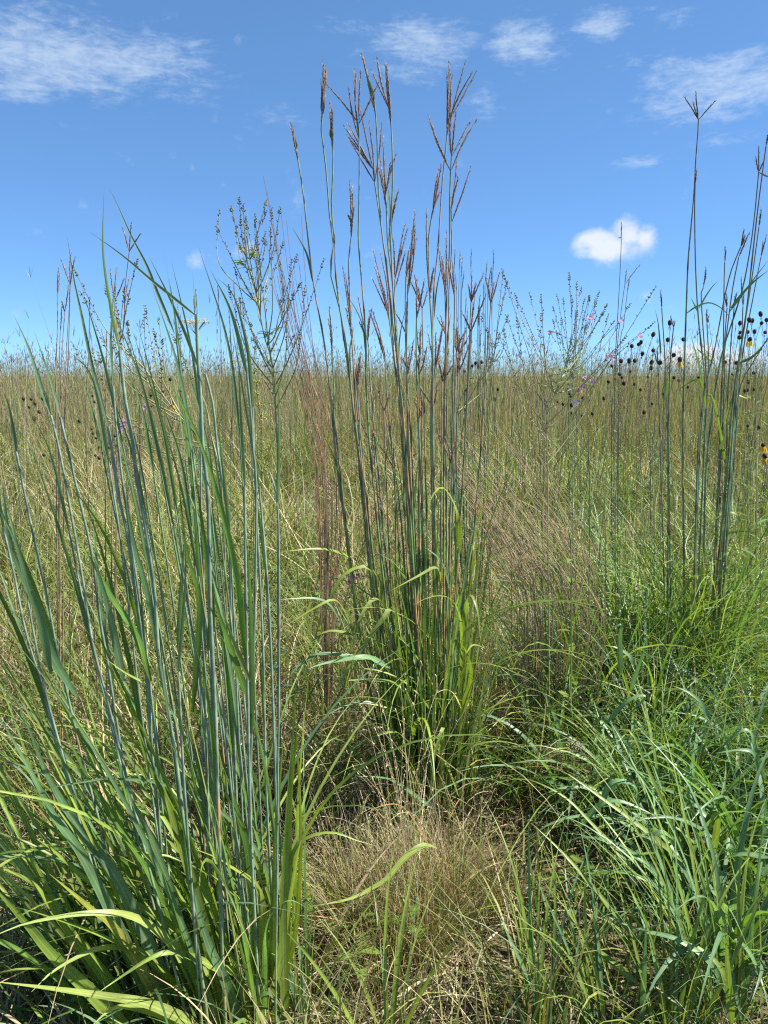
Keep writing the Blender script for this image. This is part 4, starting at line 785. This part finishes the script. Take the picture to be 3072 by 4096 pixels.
for pts, Y, w, col in [
  (K6((1150,830),(900,620),(640,430),(440,290),(330,260)), (1.75, 1.9), .012, YGREEN), (K6((900,1330),(700,1100),(520,880),(380,730),(230,590)), (1.55, 1.7), .013, YGREEN*.95),
  (K6((1400,1600),(1300,1420),(1100,1290),(900,1240),(720,1170),(560,1050)), (1.45, 1.6), .013, BLUEG*1.6), (K6((880,930),(760,770),(600,600),(440,440),(250,340),(150,330)), (1.75, 1.95), .010, YGREEN),
  (K6((1440,1700),(1380,1480),(1250,1350),(1100,1280)), (1.42, 1.5), .014, YGREEN), (K6((1180,880),(1050,520),(920,240),(830,40),(720,50),(520,240)), (1.8, 1.95), .010, YGREEN),
  (K6((1500,1780),(1420,1400),(1330,800),(1200,400),(1050,200),(860,0)), (1.5, 1.8), .012, BLUEG*1.5), (K6((870,1560),(740,1450),(600,1340),(520,1330)), (1.5, 1.6), .016, YGREEN*.9),
  (K6((900,1804),(915,1400),(925,1150)), (1.45, 1.45), .012, BLUEG*1.3), (K6((350,1790),(200,1500),(60,1200),(40,1180)), (1.5, 1.55), .013, BLUEG*1.5), (K6((240,1750),(225,1200),(215,700),(225,500)), (1.55, 1.6), .010, BLUEG*1.3),
  (K6((430,760),(560,840),(700,900),(900,1020)), (1.9, 1.75), .012, YGREEN), (K6((950,680),(1020,650),(1080,700),(1110,800)), (1.8, 1.8), .016, BLUEG*1.4), (K6((650,500),(700,370),(780,340),(860,380),(880,520)), (1.9, 1.9), .017, BLUEG*1.4),
  (K6((520,620),(650,480),(760,460),(900,510),(980,550)), (1.88, 1.85), .016, BLUEG*1.45), (K6((1330,780),(1360,560),(1330,550),(1280,700)), (1.8, 1.8), .018, YGREEN*.8), (K6((1659,800),(1500,780),(1360,820)), (1.7, 1.75), .016, BLUEG*1.5),
  (K6((1640,330),(1580,180),(1500,150),(1340,170)), (1.95, 1.95), .014, BLUEG*1.5), (K6((1600,300),(1560,60),(1490,40),(1350,170)), (2.0, 2.0), .014, BLUEG*1.4), (cr(1972,1900,1.508,(680,1500),(820,1360),(920,1340),(780,1480)), (2.1, 2.1), .013, BLUEG*1.3),
  (cr(1972,1900,1.508,(830,1300),(880,1150),(915,1050),(890,1040)), (2.2, 2.2), .013, BLUEG*1.3), (cr(1972,1900,1.508,(1310,1500),(1260,1380),(1180,1310),(1080,1270)), (2.1, 2.15), .014, BLUEG*1.5), (cr(1972,1900,1.508,(850,1150),(820,1090),(740,1040),(690,1035)), (2.25, 2.25), .014, BLUEG*1.3),
  (cr(1972,1900,1.508,(770,1200),(765,1000),(770,900),(680,970)), (2.2, 2.2), .016, BLUEG*1.3), (K6((1440,1804),(1420,1500),(1400,1250)), (1.42, 1.42), .016, LIME*.7), (K6((1500,1500),(1480,1100),(1495,780)), (1.55, 1.6), .012, LIME*.6)]:
    HL(t, c, pts, Y, w, col)
# fine arching tufts, right side
for i in range(44):
    d = rng.uniform(1.75, 3.5)**1.; x = rng.uniform(.17, .56)*d*1.02+.04; q = np.array([x, d, 0])
    if abs(x-hpx[0]*d/hpx[1]) < .16 and hpx[1]-.6 < d < hpx[1]+.15: continue
    if x > .3 and 1.7 < d < 2.9 and rng.random() < .75: continue
    tuft('fine_leaf_tuft', 'thin-leaved green tuft arching over among the grass below the slender clump', q, 40, (.38, .85), (.004, .0095), [YGREEN*.8, GREEN*1.3, BLUEG*1.2, LIME*.8], th1r=(.9, 2.4), rad=.11, separate=False, K=10, group='thin-leaved tufts below the slender clump')
for i in range(16):
    sx = rng.uniform(2380, 3060); d = rng.uniform(2.55, 3.7); q = np.array([(sx-1536)/F*d*1.03, d, 0])
    tuft('tall_leafy_tuft', 'tall arching green tuft crowding round the foot of the slender clump', q, 34, (.75, 1.3), (.006, .012), [YGREEN*.85, BLUEG*1.2, LIME*.85, GREEN*1.3], th1r=(.8, 2.3), th0r=(.03, .3), rad=.12, separate=False, K=12, group='tall tufts round the slender clump')
# ================================================================== dry tuft, straw heap, seedlings
c = G(1640, 3700)
t = thing('dry_grass_tuft', c, 'tuft of fine brown and straw-coloured grass in the middle, below the tall central clump', 'grass tuft')
N = 1700; a = rng.uniform(0, 6.28, N); rr = .20*np.sqrt(rng.random(N)); sub = np.array([[-.16, .03, 0], [.02, -.06, 0], [.15, .06, 0], [.05, .14, 0], [-.05, -.2, 0]])[rng.choice(5, N, p=[.25, .3, .2, .15, .1])]; b = c+sub+np.stack([rr*np.cos(a)*.6, rr*np.sin(a)*.55, np.zeros(N)], 1)
cc = pick([TAN*.8, STRAW*.8, OLIVE*1.1, REDB, YGREEN*.8], [4, 2, 4, 2, 2], N, .3); m = MB()
many(m, b, a+rng.normal(size=N)*.7, rng.uniform(.0, .45, N), rng.uniform(.3, 1.5, N), rng.uniform(.14, .38, N), rng.uniform(.0014, .0030, N), cc*.9, cc*1.1, K=7, p=1.6)
o = m.build('blades', M_THIN, t, c); o['kind'] = 'stuff'
m = MB(); n = 130; a2 = rng.uniform(0, 6.28, n); b = c+np.stack([.26*np.cos(a2), .22*np.sin(a2), np.zeros(n)], 1)*np.sqrt(rng.random((n, 1))); cc = pick([STRAW, TAN, ORANGE, YGREEN*.8, OLIVE], [3, 3, 1, 3, 2], n, .25)
many(m, b, a2, rng.uniform(.1, .8, n), rng.uniform(.9, 2.6, n), rng.uniform(.15, .42, n), rng.uniform(.003, .007, n), cc*.9, cc, K=9)
o = m.build('leaves', M_THIN, t, c); o['kind'] = 'stuff'
for k in range(30):
    a = rng.uniform(0, 6.28); b = c+[.16*math.cos(a)*rng.random(), .16*math.sin(a)*rng.random(), 0]; q = arc(b, rng.normal()*.9+2.2, .05, rng.uniform(.3, 1.4), rng.uniform(.4, .75), 14, 2.6)
    m = MB(); tube(m, q, np.linspace(.0009, .0005, 14), jc(TAN), 4)
    for j in range(7): e = q[7+j]; lens(m, e, norm(q[-1]-q[-3])+rng.normal(size=3)*.4, [0, 0, 1], .010, .0022, jc(STRAW))
    m.build('seed_stalk', M_SEED, t, c)
c = G(2270, 3170)
t = thing('straw_heap', c, 'small mound of dry tan straw between green leaves, lower right', 'straw')
m = MB(); N = 1500; a = rng.uniform(0, 6.28, N); rr = np.sqrt(rng.random(N)); hgt = .19*np.sqrt(np.maximum(1-rr**2, 0))+.01
b = c+np.stack([.13*rr*np.cos(a), .13*rr*np.sin(a), hgt*rng.uniform(.75, 1., N)], 1); cc = pick([TAN, STRAW*.9, BROWN*1.3], [4, 3, 2], N, .25)
hd = rng.uniform(0, 6.28, N); many(m, b, hd, rng.uniform(1.1, 1.6, N), rng.uniform(1.7, 2.4, N), rng.uniform(.04, .11, N), rng.uniform(.0015, .003, N), cc, cc, K=4)
o = m.build('straw', M_THIN, t, c)
m = MB(); ellipsoid(m, c+[0, 0, .02], [0, 0, 1], .11, .15, np.array([.12, .085, .05]), .15, 22, 14); m.build('core', M_CONE, t, c)
def seedling(label, sx, sy, n, L, col, h=.09, pin=True):
    c = G(sx, sy); t = thing('leafy_seedling', c, label, 'plant'); top = c+[0, 0, h]; tube(MB(), spline([c, (c+top)/2+[.006, 0, 0], top], 8), .0014, col, 5).build('stem', M_STEM, t, c)
    for k in range(n):
        a = k*2.4+.3; b = c+[0, 0, h*(.4+.6*k/n)]; d = np.array([math.cos(a), math.sin(a), .35]); m = MB(); cc = jc(col)
        if pin:
            q = spline([b, b+d*L*.55, b+d*L-[0, 0, L*.2]], 12); tube(m, q, .0006, cc, 4); sd = norm(np.cross(d, [0, 0, 1]))
            for j in range(2, 12):
                for s in (-1, 1): lens(m, q[j], sd*s+d*.35, [0, 0, 1], L*.24, L*.085, cc)
        else: lens(m, b, d, [0, 0, 1], L, L*.45, np.array([cc, cc*1.1]), K=9, curve=.3)
        m.build('leaf', M_LEAF, t, c)
seedling('feathery-leaved bright green seedling in the straw in front of the dry tuft', 1420, 3790, 6, .085, YGREEN*.75, .10)
seedling('broad-leaved bright green seedling near the bottom edge, below the feathery one', 1430, 3960, 6, .06, YGREEN*.75, .13, False)
seedling('shaded seedling with narrow leaves at the right foot of the dry tuft', 1640, 3800, 5, .07, GREEN*1.2, .12, False)
seedling('feathery seedling in front of the bottom grass, right of the dry tuft', 2270, 3620, 6, .08, YGREEN*.7, .12)
# pale broken stalks lying on the ground
for i, (x0, y0, x1, y1, lab) in enumerate([(1530, 4080, 1780, 3960, 'thick pale broken stalk lying at the bottom edge'), (1240, 4060, 1440, 4090, 'pale straw stalk lying beside the green blades at the bottom edge'), (1700, 3700, 1790, 3790, 'short pale stalk on the dry tuft'), (1900, 3900, 1990, 3790, 'pale green-tan leaf stalk lying right of the dry tuft')]):
    p, q = G(x0, y0), G(x1, y1); p[2], q[2] = .02, .05; s = spline([p, (p+q)/2+[0, .01, .012], q], 10); m = MB()
    tube(m, s, np.linspace(.006, .003, 10), np.array([jc(STRAW), jc(TAN)]), 6); o = m.build('broken_stalk', M_STEM, None, p); o.location = p; tag(o, lab, 'stalk')

# ================================================================== ground, meadow grass
def sheet():
    xs = np.concatenate([-np.geomspace(600, 3, 26), np.linspace(-2.6, 2.6, 14), np.geomspace(3, 600, 26)]); ys = np.concatenate([np.linspace(-30, 3, 12), np.geomspace(3.5, 900, 34)])
    X, Yg = np.meshgrid(xs, ys); Z = .05*np.sin(X*.31+1)*np.sin(Yg*.23)*np.clip((Yg-4)/10, 0, 1); Z += hill(X, Yg)-.012
    V = np.stack([X, Yg, Z], -1); w = len(xs); i = np.arange(len(ys)-1)[:, None]*w; j = np.arange(w-1)[None]
    return MB().add(V, np.stack([i+j, i+j+1, i+w+j+1, i+w+j], -1), np.tile([.1, .08, .05], (V.size//3, 1)))
o = sheet().build('ground', ground_mat()); tag(o, 'dry soil and thatch of the prairie under the grass', 'ground', kind='structure')

def scatter(n, d0, d1, power, half=.74):
    u = rng.random(n); e = power; d = (d0**e+(d1**e-d0**e)*u)**(1/e); x = d*rng.uniform(-half, half, n); return np.stack([x, d, hill(x, d)], 1)
def patch(b, f1, f2, ph):   # slow variation over the ground, 0..1
    return .5+.25*np.sin(b[:, 0]*f1+ph)+.25*np.sin(b[:, 1]*f2*.7+b[:, 0]*f2*.5+ph*2.3)
MIX = [OLIVE, YGREEN*.75, GREEN*1.2, TAN*.85, STRAW*.85, REDB*.9, BLUEG]
def mixcol(b, n):
    sx = b[:, 0]/b[:, 1]   # sideways angle
    w = np.tile(np.array([3.2, 2.8, .8, 3.0, 1.6, .7, .4]), (n, 1))
    w[:, 3] *= .15+2.6*patch(b, 2.1, 1.3, 1.)**2; w[:, 4] *= .15+2.6*patch(b, 1.7, 1.9, 5.)**2; w[:, 1] *= .2+3.4*patch(b, 1.6, 2.1, 4.)**2; w[:, 5] *= .2+3.*patch(b, 2.6, 1.7, 2.)**2; w[:, 2] *= .3+2.5*patch(b, 1.1, 2.7, .5)**2
    g = np.clip((sx-.18)/.15, 0, 1); w[:, 2] *= 1+2.0*g; w[:, 6] *= 1+2.5*g; nr = np.clip((4.2-b[:, 1])/1., 0, 1); w[:, 3] *= 1-(.45+.5*nr)*g; w[:, 4] *= 1-(.4+.55*nr)*g; w[:, 5] *= 1-.9*nr*g; w[:, 1] *= 1+.8*g
    m = np.exp(-((sx-.13)/.06)**2)*np.exp(-((b[:, 1]-3.5)/1.1)**2); w[:, 5] *= 1+9*m; w[:, 3] *= 1+4*m; w[:, :3] *= (1-.7*m)[:, None]
    w /= w.sum(1, keepdims=True); k = (w.cumsum(1) > rng.random((n, 1))).argmax(1)
    return np.asarray(MIX)[k]*rng.uniform(.75, 1.35, (n, 1))*rng.uniform(.93, 1.07, (n, 3)), k
def meadow(name, label, n, d0, d1, power, Lr, Wr, th0, th1, K, wgrow=0., mat=M_THIN, keep=None, half=.74, p=1.4, per=45, rad=.10, pale=0., arch=.45):
    tc = scatter(max(n//per, 1), d0, d1, power, half); tcol, tk = mixcol(tc, len(tc)); tl = rng.uniform(.6, 1.2, len(tc))*(1+.12*np.sin(tc[:, 0]*1.7)*np.sin(tc[:, 1]*.9+1)); tb = rng.uniform(.6, 1.25, len(tc)); tv = rng.uniform(.5, 1.5, len(tc))
    i = rng.integers(0, len(tc), n); a = rng.uniform(0, 6.28, n); rr = np.sqrt(rng.random(n))*rad*(1+.04*tc[i, 1])
    b = tc[i]+np.stack([rr*np.cos(a), rr*np.sin(a), np.zeros(n)], 1)
    loose = rng.random(n) < .30; b[loose] = scatter(int(loose.sum()), d0, d1, power, half)
    if keep is not None: q = keep(b); b, i, a, loose = b[q], i[q], a[q], loose[q]; n = len(b)
    c, k = mixcol(b, n); own = ~loose & (rng.random(n) < .72)
    c = np.where(own[:, None], tcol[i]*rng.uniform(.8, 1.25, (n, 1))*tv[i][:, None], c); k = np.where(own, tk[i], k)
    c = c*(1-pale)+np.array([.36, .33, .20])*pale*rng.uniform(.7, 1.3, (n, 1)); d = b[:, 1]; L = rng.uniform(*Lr, n)*np.where(loose, .9, tl[i]); W = rng.uniform(*Wr, n)*(1+wgrow*np.maximum(d-4, 0))  # pale: haze of distance mixed into the colour of far blades
    dry = (k >= 3) & (k <= 5); W = np.where(dry, W*.55, W); L = np.where(rng.random(n) < .2, L*rng.uniform(1, 1.3, n), L) if d0 > 10 else L
    t1 = np.where(rng.random(n) < arch, rng.uniform(th1[1]*.55, th1[1], n), rng.uniform(th1[0], th1[1]*.5, n))*np.where(loose, 1, tb[i])
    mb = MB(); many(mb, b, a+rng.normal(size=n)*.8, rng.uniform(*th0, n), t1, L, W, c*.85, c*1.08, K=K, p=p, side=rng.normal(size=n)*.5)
    return tag(mb.build(name, mat), label, 'grass', kind='stuff')
clear = lambda b: ~(((b[:, 0]+.02)**2/.10+(b[:, 1]-1.75)**2/.16) < 1)   # thinner grass over the straw in the middle
hp = G(2270, 3170)
clear0 = clear
clear = lambda b: clear0(b) & ~((np.abs(b[:, 0]-hp[0]*b[:, 1]/hp[1]) < .14) & (b[:, 1] < hp[1]+.12) & (b[:, 1] > hp[1]-.55)) & ~((b[:, 0] > .25) & (b[:, 1] < 2.7) & (np.sin(b[:, 0]*9173.) > 0))
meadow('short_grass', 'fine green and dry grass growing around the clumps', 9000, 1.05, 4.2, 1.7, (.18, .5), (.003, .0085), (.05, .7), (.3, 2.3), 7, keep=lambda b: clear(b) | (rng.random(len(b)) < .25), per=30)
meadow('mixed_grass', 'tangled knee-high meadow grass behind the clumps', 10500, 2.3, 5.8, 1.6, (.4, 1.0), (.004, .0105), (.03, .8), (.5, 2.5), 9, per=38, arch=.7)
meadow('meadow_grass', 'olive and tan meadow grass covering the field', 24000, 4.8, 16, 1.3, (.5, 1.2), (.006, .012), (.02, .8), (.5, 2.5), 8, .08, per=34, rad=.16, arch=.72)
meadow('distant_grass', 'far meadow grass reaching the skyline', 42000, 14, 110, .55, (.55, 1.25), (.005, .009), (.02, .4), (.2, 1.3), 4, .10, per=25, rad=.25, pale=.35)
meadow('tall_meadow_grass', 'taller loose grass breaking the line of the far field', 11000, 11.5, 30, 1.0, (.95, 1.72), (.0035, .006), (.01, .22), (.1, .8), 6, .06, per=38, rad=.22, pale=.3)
# matted straw on the soil
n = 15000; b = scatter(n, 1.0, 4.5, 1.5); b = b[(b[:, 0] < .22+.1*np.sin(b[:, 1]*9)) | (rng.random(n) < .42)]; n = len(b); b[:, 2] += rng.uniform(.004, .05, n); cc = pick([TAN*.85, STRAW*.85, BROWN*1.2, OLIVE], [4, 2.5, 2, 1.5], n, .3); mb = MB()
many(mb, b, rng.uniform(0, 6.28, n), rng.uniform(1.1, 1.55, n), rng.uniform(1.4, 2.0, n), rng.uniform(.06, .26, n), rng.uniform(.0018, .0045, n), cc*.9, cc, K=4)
tag(mb.build('straw_litter', M_THIN), 'matted dry straw lying on the soil', 'straw', kind='stuff')
# thin stalks with branched heads along the skyline
n = 19000; b = np.concatenate([scatter(900, 5.5, 11, 1.), scatter(n-900, 11, 42, .4)]); d = b[:, 1]; L = rng.uniform(1.15, 1.95, n)*(.86+.22*patch(b, 1.7, .9, 5.)); L = np.where(rng.random(n) < .12, L*1.15, L)
cc = pick([PURP*1.2, OLIVE, BLUEG*1.1, TAN*.8], [3, 3, 3, 3], n, .25); W = .0026*(1+.10*np.maximum(d-4, 0)); mb = MB()
hd = rng.uniform(0, 6.28, n); p = many(mb, b, hd, rng.uniform(0, .12, n), rng.uniform(.05, .5, n), L, W, cc, cc, K=6, tip=6)
for k in range(3):
    e = p[:, -1]; c2 = cc*.9; sel = rng.random(n) < .85
    many(mb, e[sel], rng.uniform(0, 6.28, n)[sel], rng.uniform(.05, .75, n)[sel], rng.uniform(.1, .8, n)[sel], rng.uniform(.05, .11, n)[sel], (W*1.35)[sel], c2[sel], c2[sel], K=3, tip=4)
tag(mb.build('seeding_grass', M_THIN), 'countless thin seeding grass stalks along the skyline', 'grass', kind='stuff')

# mid-distance clumps one can tell apart
protos = []
for v in range(3):
    m = MB()
    for k in range(9):
        a = rng.uniform(0, 6.28); q = arc([.07*math.cos(a), .07*math.sin(a), 0], a, .03, rng.uniform(.05, .25), rng.uniform(1.3, 1.95), 9, 1.5); c = jc(BLUEG*.6+PURP*.4)
        tube(m, q, np.linspace(.0035, .0018, 9), np.array([c, jc(PURP)]), 4)
        for j in range(int(rng.integers(2, 5))): raceme(m, q[-1], q[-1]+norm(q[-1]-q[-2]+rng.normal(size=3)*.08)*rng.uniform(.05, .1), r=.0026, n=8)
    for k in range(22):
        a = rng.uniform(0, 6.28); q = arc([.08*math.cos(a), .08*math.sin(a), 0], a, .1, rng.uniform(.4, 2.), rng.uniform(.5, 1.), 9, 1.5); c = jc(YGREEN*.5+BLUEG*.4, .2); leaf(m, q, .009, norm(np.array([-math.cos(a), -math.sin(a), 1])), c, .2)
    protos.append(tag(m.build('bluestem_grass', M_THIN), 'slender bluestem with branched seed heads standing up at the skyline', 'grass clump', 'bluestem clumps along the skyline'))
k = 0
for (sx, d) in [(60, 5.2), (210, 6.5), (520, 5.6), (700, 7.5), (860, 6.2), (960, 8.5), (1390, 7.2), (1480, 5.4), (1990, 6.0), (2110, 7.8), (2200, 5.3), (2350, 6.6), (2520, 8.0), (2640, 5.8), (2820, 7.0), (2930, 5.6), (3020, 6.4), (350, 9.5), (1900, 9.0), (2450, 10.5), (1150, 9.2), (100, 8.8)]:
    x = (sx-1536)/F*d*1.02; o = protos[k] if k < 3 else copy_tree(protos[k % 3]); o.location = (x, d, float(hill(x, d))); o.rotation_euler = (0, 0, rng.uniform(0, 6.28)); s = rng.uniform(.82, 1.02); o.scale = (s, s, s); k += 1

# ================================================================== sky, clouds, sun
SUN_AZ, SUN_EL = R(86), R(50)
w = bpy.data.worlds.new('World'); scene.world = w; w.use_nodes = True
t = w.node_tree; N, L = t.nodes, t.links; N.clear()
out = N.new('ShaderNodeOutputWorld'); bg = N.new('ShaderNodeBackground'); L.new(bg.outputs[0], out.inputs[0]); bg.inputs[1].default_value = .08
sky = N.new('ShaderNodeTexSky'); sky.sky_type = 'NISHITA'; sky.sun_disc = False; sky.sun_elevation = SUN_EL; sky.sun_rotation = SUN_AZ
sky.altitude = 300; sky.air_density = .5; sky.dust_density = 0; sky.ozone_density = 10
tc = N.new('ShaderNodeTexCoord'); sp = N.new('ShaderNodeSeparateXYZ'); L.new(tc.outputs['Generated'], sp.inputs[0])
def M(op, a, b=None, c=None):
    n = N.new('ShaderNodeMath'); n.operation = op
    for i, v in enumerate((a, b, c)):
        if v is None: continue
        if isinstance(v, (int, float)): n.inputs[i].default_value = v
        else: L.new(v, n.inputs[i])
    return n.outputs[0]
az = M('ARCTAN2', sp.outputs[0], sp.outputs[1]); el = M('ARCSINE', sp.outputs[2])
def noise(sx, sy, detail, rough, ph, dist=0.):
    c = N.new('ShaderNodeCombineXYZ'); L.new(M('MULTIPLY', az, sx), c.inputs[0]); L.new(M('MULTIPLY', el, sy), c.inputs[1]); c.inputs[2].default_value = ph
    n = N.new('ShaderNodeTexNoise'); n.inputs['Scale'].default_value = 1; n.inputs['Detail'].default_value = detail; n.inputs['Roughness'].default_value = rough; n.inputs['Distortion'].default_value = dist
    L.new(c.outputs[0], n.inputs['Vector']); return n.outputs['Fac']
def smooth(x, a, b, lo=0., hi=1.):
    n = N.new('ShaderNodeMapRange'); n.interpolation_type = 'SMOOTHSTEP'; L.new(x, n.inputs[0])
    for i, v in enumerate((a, b, lo, hi)): n.inputs[i+1].default_value = v
    return n.outputs[0]
warp = noise(9, 12, 3, .5, 3.3)
def blob(sx, sy, rx, ry, amp, rot=0., wob=1.1):
    d = ray(sx, sy); d = d/np.linalg.norm(d); a0, e0 = math.atan2(d[0], d[1]), math.asin(d[2])
    da = M('SUBTRACT', az, a0); de = M('SUBTRACT', el, e0); c, s = math.cos(rot), math.sin(rot); k = F*.86
    u = M('MULTIPLY', M('ADD', M('MULTIPLY', da, c), M('MULTIPLY', de, s)), k/rx); v = M('MULTIPLY', M('SUBTRACT', M('MULTIPLY', de, c), M('MULTIPLY', da, s)), k/ry)
    r2 = M('SQRT', M('ADD', M('MULTIPLY', u, u), M('MULTIPLY', v, v))); r2 = M('ADD', r2, M('MULTIPLY', M('SUBTRACT', warp, .5), wob))
    return M('MULTIPLY', smooth(r2, 0., 1.25, 1., 0.), amp)
def union(lst):
    o = lst[0]
    for b in lst[1:]: o = M('MAXIMUM', o, b)
    return o
cirrus = union([blob(300, 250, 520, 150, 1.0), blob(60, 330, 300, 120, .9), blob(640, 365, 320, 45, .75, -.08), blob(180, 465, 260, 65, .5), blob(1680, 165, 330, 125, 1.0), blob(1400, 115, 260, 60, .6), blob(1820, 210, 120, 80, .9),
  blob(2090, 170, 230, 120, .95), blob(2390, 105, 140, 70, .95), blob(2660, 70, 190, 90, .5), blob(1120, 475, 220, 75, .5), blob(2900, 345, 300, 130, .95, .12), blob(2690, 290, 150, 85, .7), blob(2560, 650, 170, 32, .7, .05), blob(2880, 545, 230, 60, .45), blob(1930, 400, 90, 90, .62), blob(740, 730, 110, 40, .4), blob(2520, 250, 120, 60, .55), blob(2250, 140, 120, 50, .5), blob(2800, 420, 200, 60, .6)])
n1 = noise(17, 62, 8, .68, 1.7, .5); n2 = noise(60, 150, 6, .66, 7.1, .3)
tex = M('ADD', M('MULTIPLY', n1, .6), M('MULTIPLY', n2, .4))
cir = M('MULTIPLY', smooth(M('ADD', M('MULTIPLY', cirrus, .42), tex), .64, 1.04), M('MULTIPLY', smooth(cirrus, 0., .5), .66))
cum = union([blob(2440, 990, 150, 62, 1.), blob(2510, 945, 62, 72, .95), blob(2370, 965, 95, 55, .9), blob(2575, 950, 62, 55, .8), blob(2400, 1030, 120, 50, .55), blob(790, 1050, 75, 60, .66), blob(850, 1040, 60, 60, .45), blob(2760, 1430, 150, 60, .95, 0, .6), blob(2960, 1440, 140, 60, .9, 0, .6), blob(2100, 1490, 260, 35, .6, 0, .5), blob(2590, 1180, 45, 40, .45), blob(1000, 1010, 120, 60, .35)])
n3 = noise(24, 30, 7, .58, 4.4); cu = smooth(M('ADD', M('MULTIPLY', cum, .9), M('MULTIPLY', M('SUBTRACT', n3, .5), 1.5)), .2, .9)
mx1 = N.new('ShaderNodeMix'); mx1.data_type = 'RGBA'; L.new(cir, mx1.inputs[0])
tintn = N.new('ShaderNodeMix'); tintn.data_type = 'RGBA'; tintn.blend_type = 'MULTIPLY'; tintn.inputs[0].default_value = 1.; tintn.inputs[7].default_value = (1.16, 1.63, 1.98, 1)
gam = N.new('ShaderNodeGamma'); gam.inputs[1].default_value = .6; L.new(sky.outputs[0], gam.inputs[0]); L.new(gam.outputs[0], tintn.inputs[6])
L.new(tintn.outputs[2], mx1.inputs[6]); mx1.inputs[7].default_value = (3.4, 4.1, 5.0, 1)
mx2 = N.new('ShaderNodeMix'); mx2.data_type = 'RGBA'; L.new(M('MULTIPLY', cu, .93), mx2.inputs[0]); L.new(mx1.outputs[2], mx2.inputs[6]); mx2.inputs[7].default_value = (4.5, 4.8, 5.1, 1)
L.new(mx2.outputs[2], bg.inputs[0])

sd = bpy.data.lights.new('sun', 'SUN'); sun = bpy.data.objects.new('sun', sd); COL.objects.link(sun)
sd.energy = 5.; sd.angle = R(.53); sd.color = (1, .95, .86)
sv = Vector((math.sin(SUN_AZ)*math.cos(SUN_EL), math.cos(SUN_AZ)*math.cos(SUN_EL), math.sin(SUN_EL)))
sun.rotation_euler = sv.to_track_quat('Z', 'Y').to_euler(); sun.location = (4, 3, 8)

scene.view_settings.view_transform = 'Standard'; scene.view_settings.look = 'None'; scene.view_settings.exposure = 1.3; scene.view_settings.gamma = 1
scene.cycles.max_bounces = 6; scene.cycles.diffuse_bounces = 2; scene.cycles.glossy_bounces = 2; scene.cycles.transmission_bounces = 4
scene.cycles.filter_width = 1.2; scene.cycles.use_denoising = False
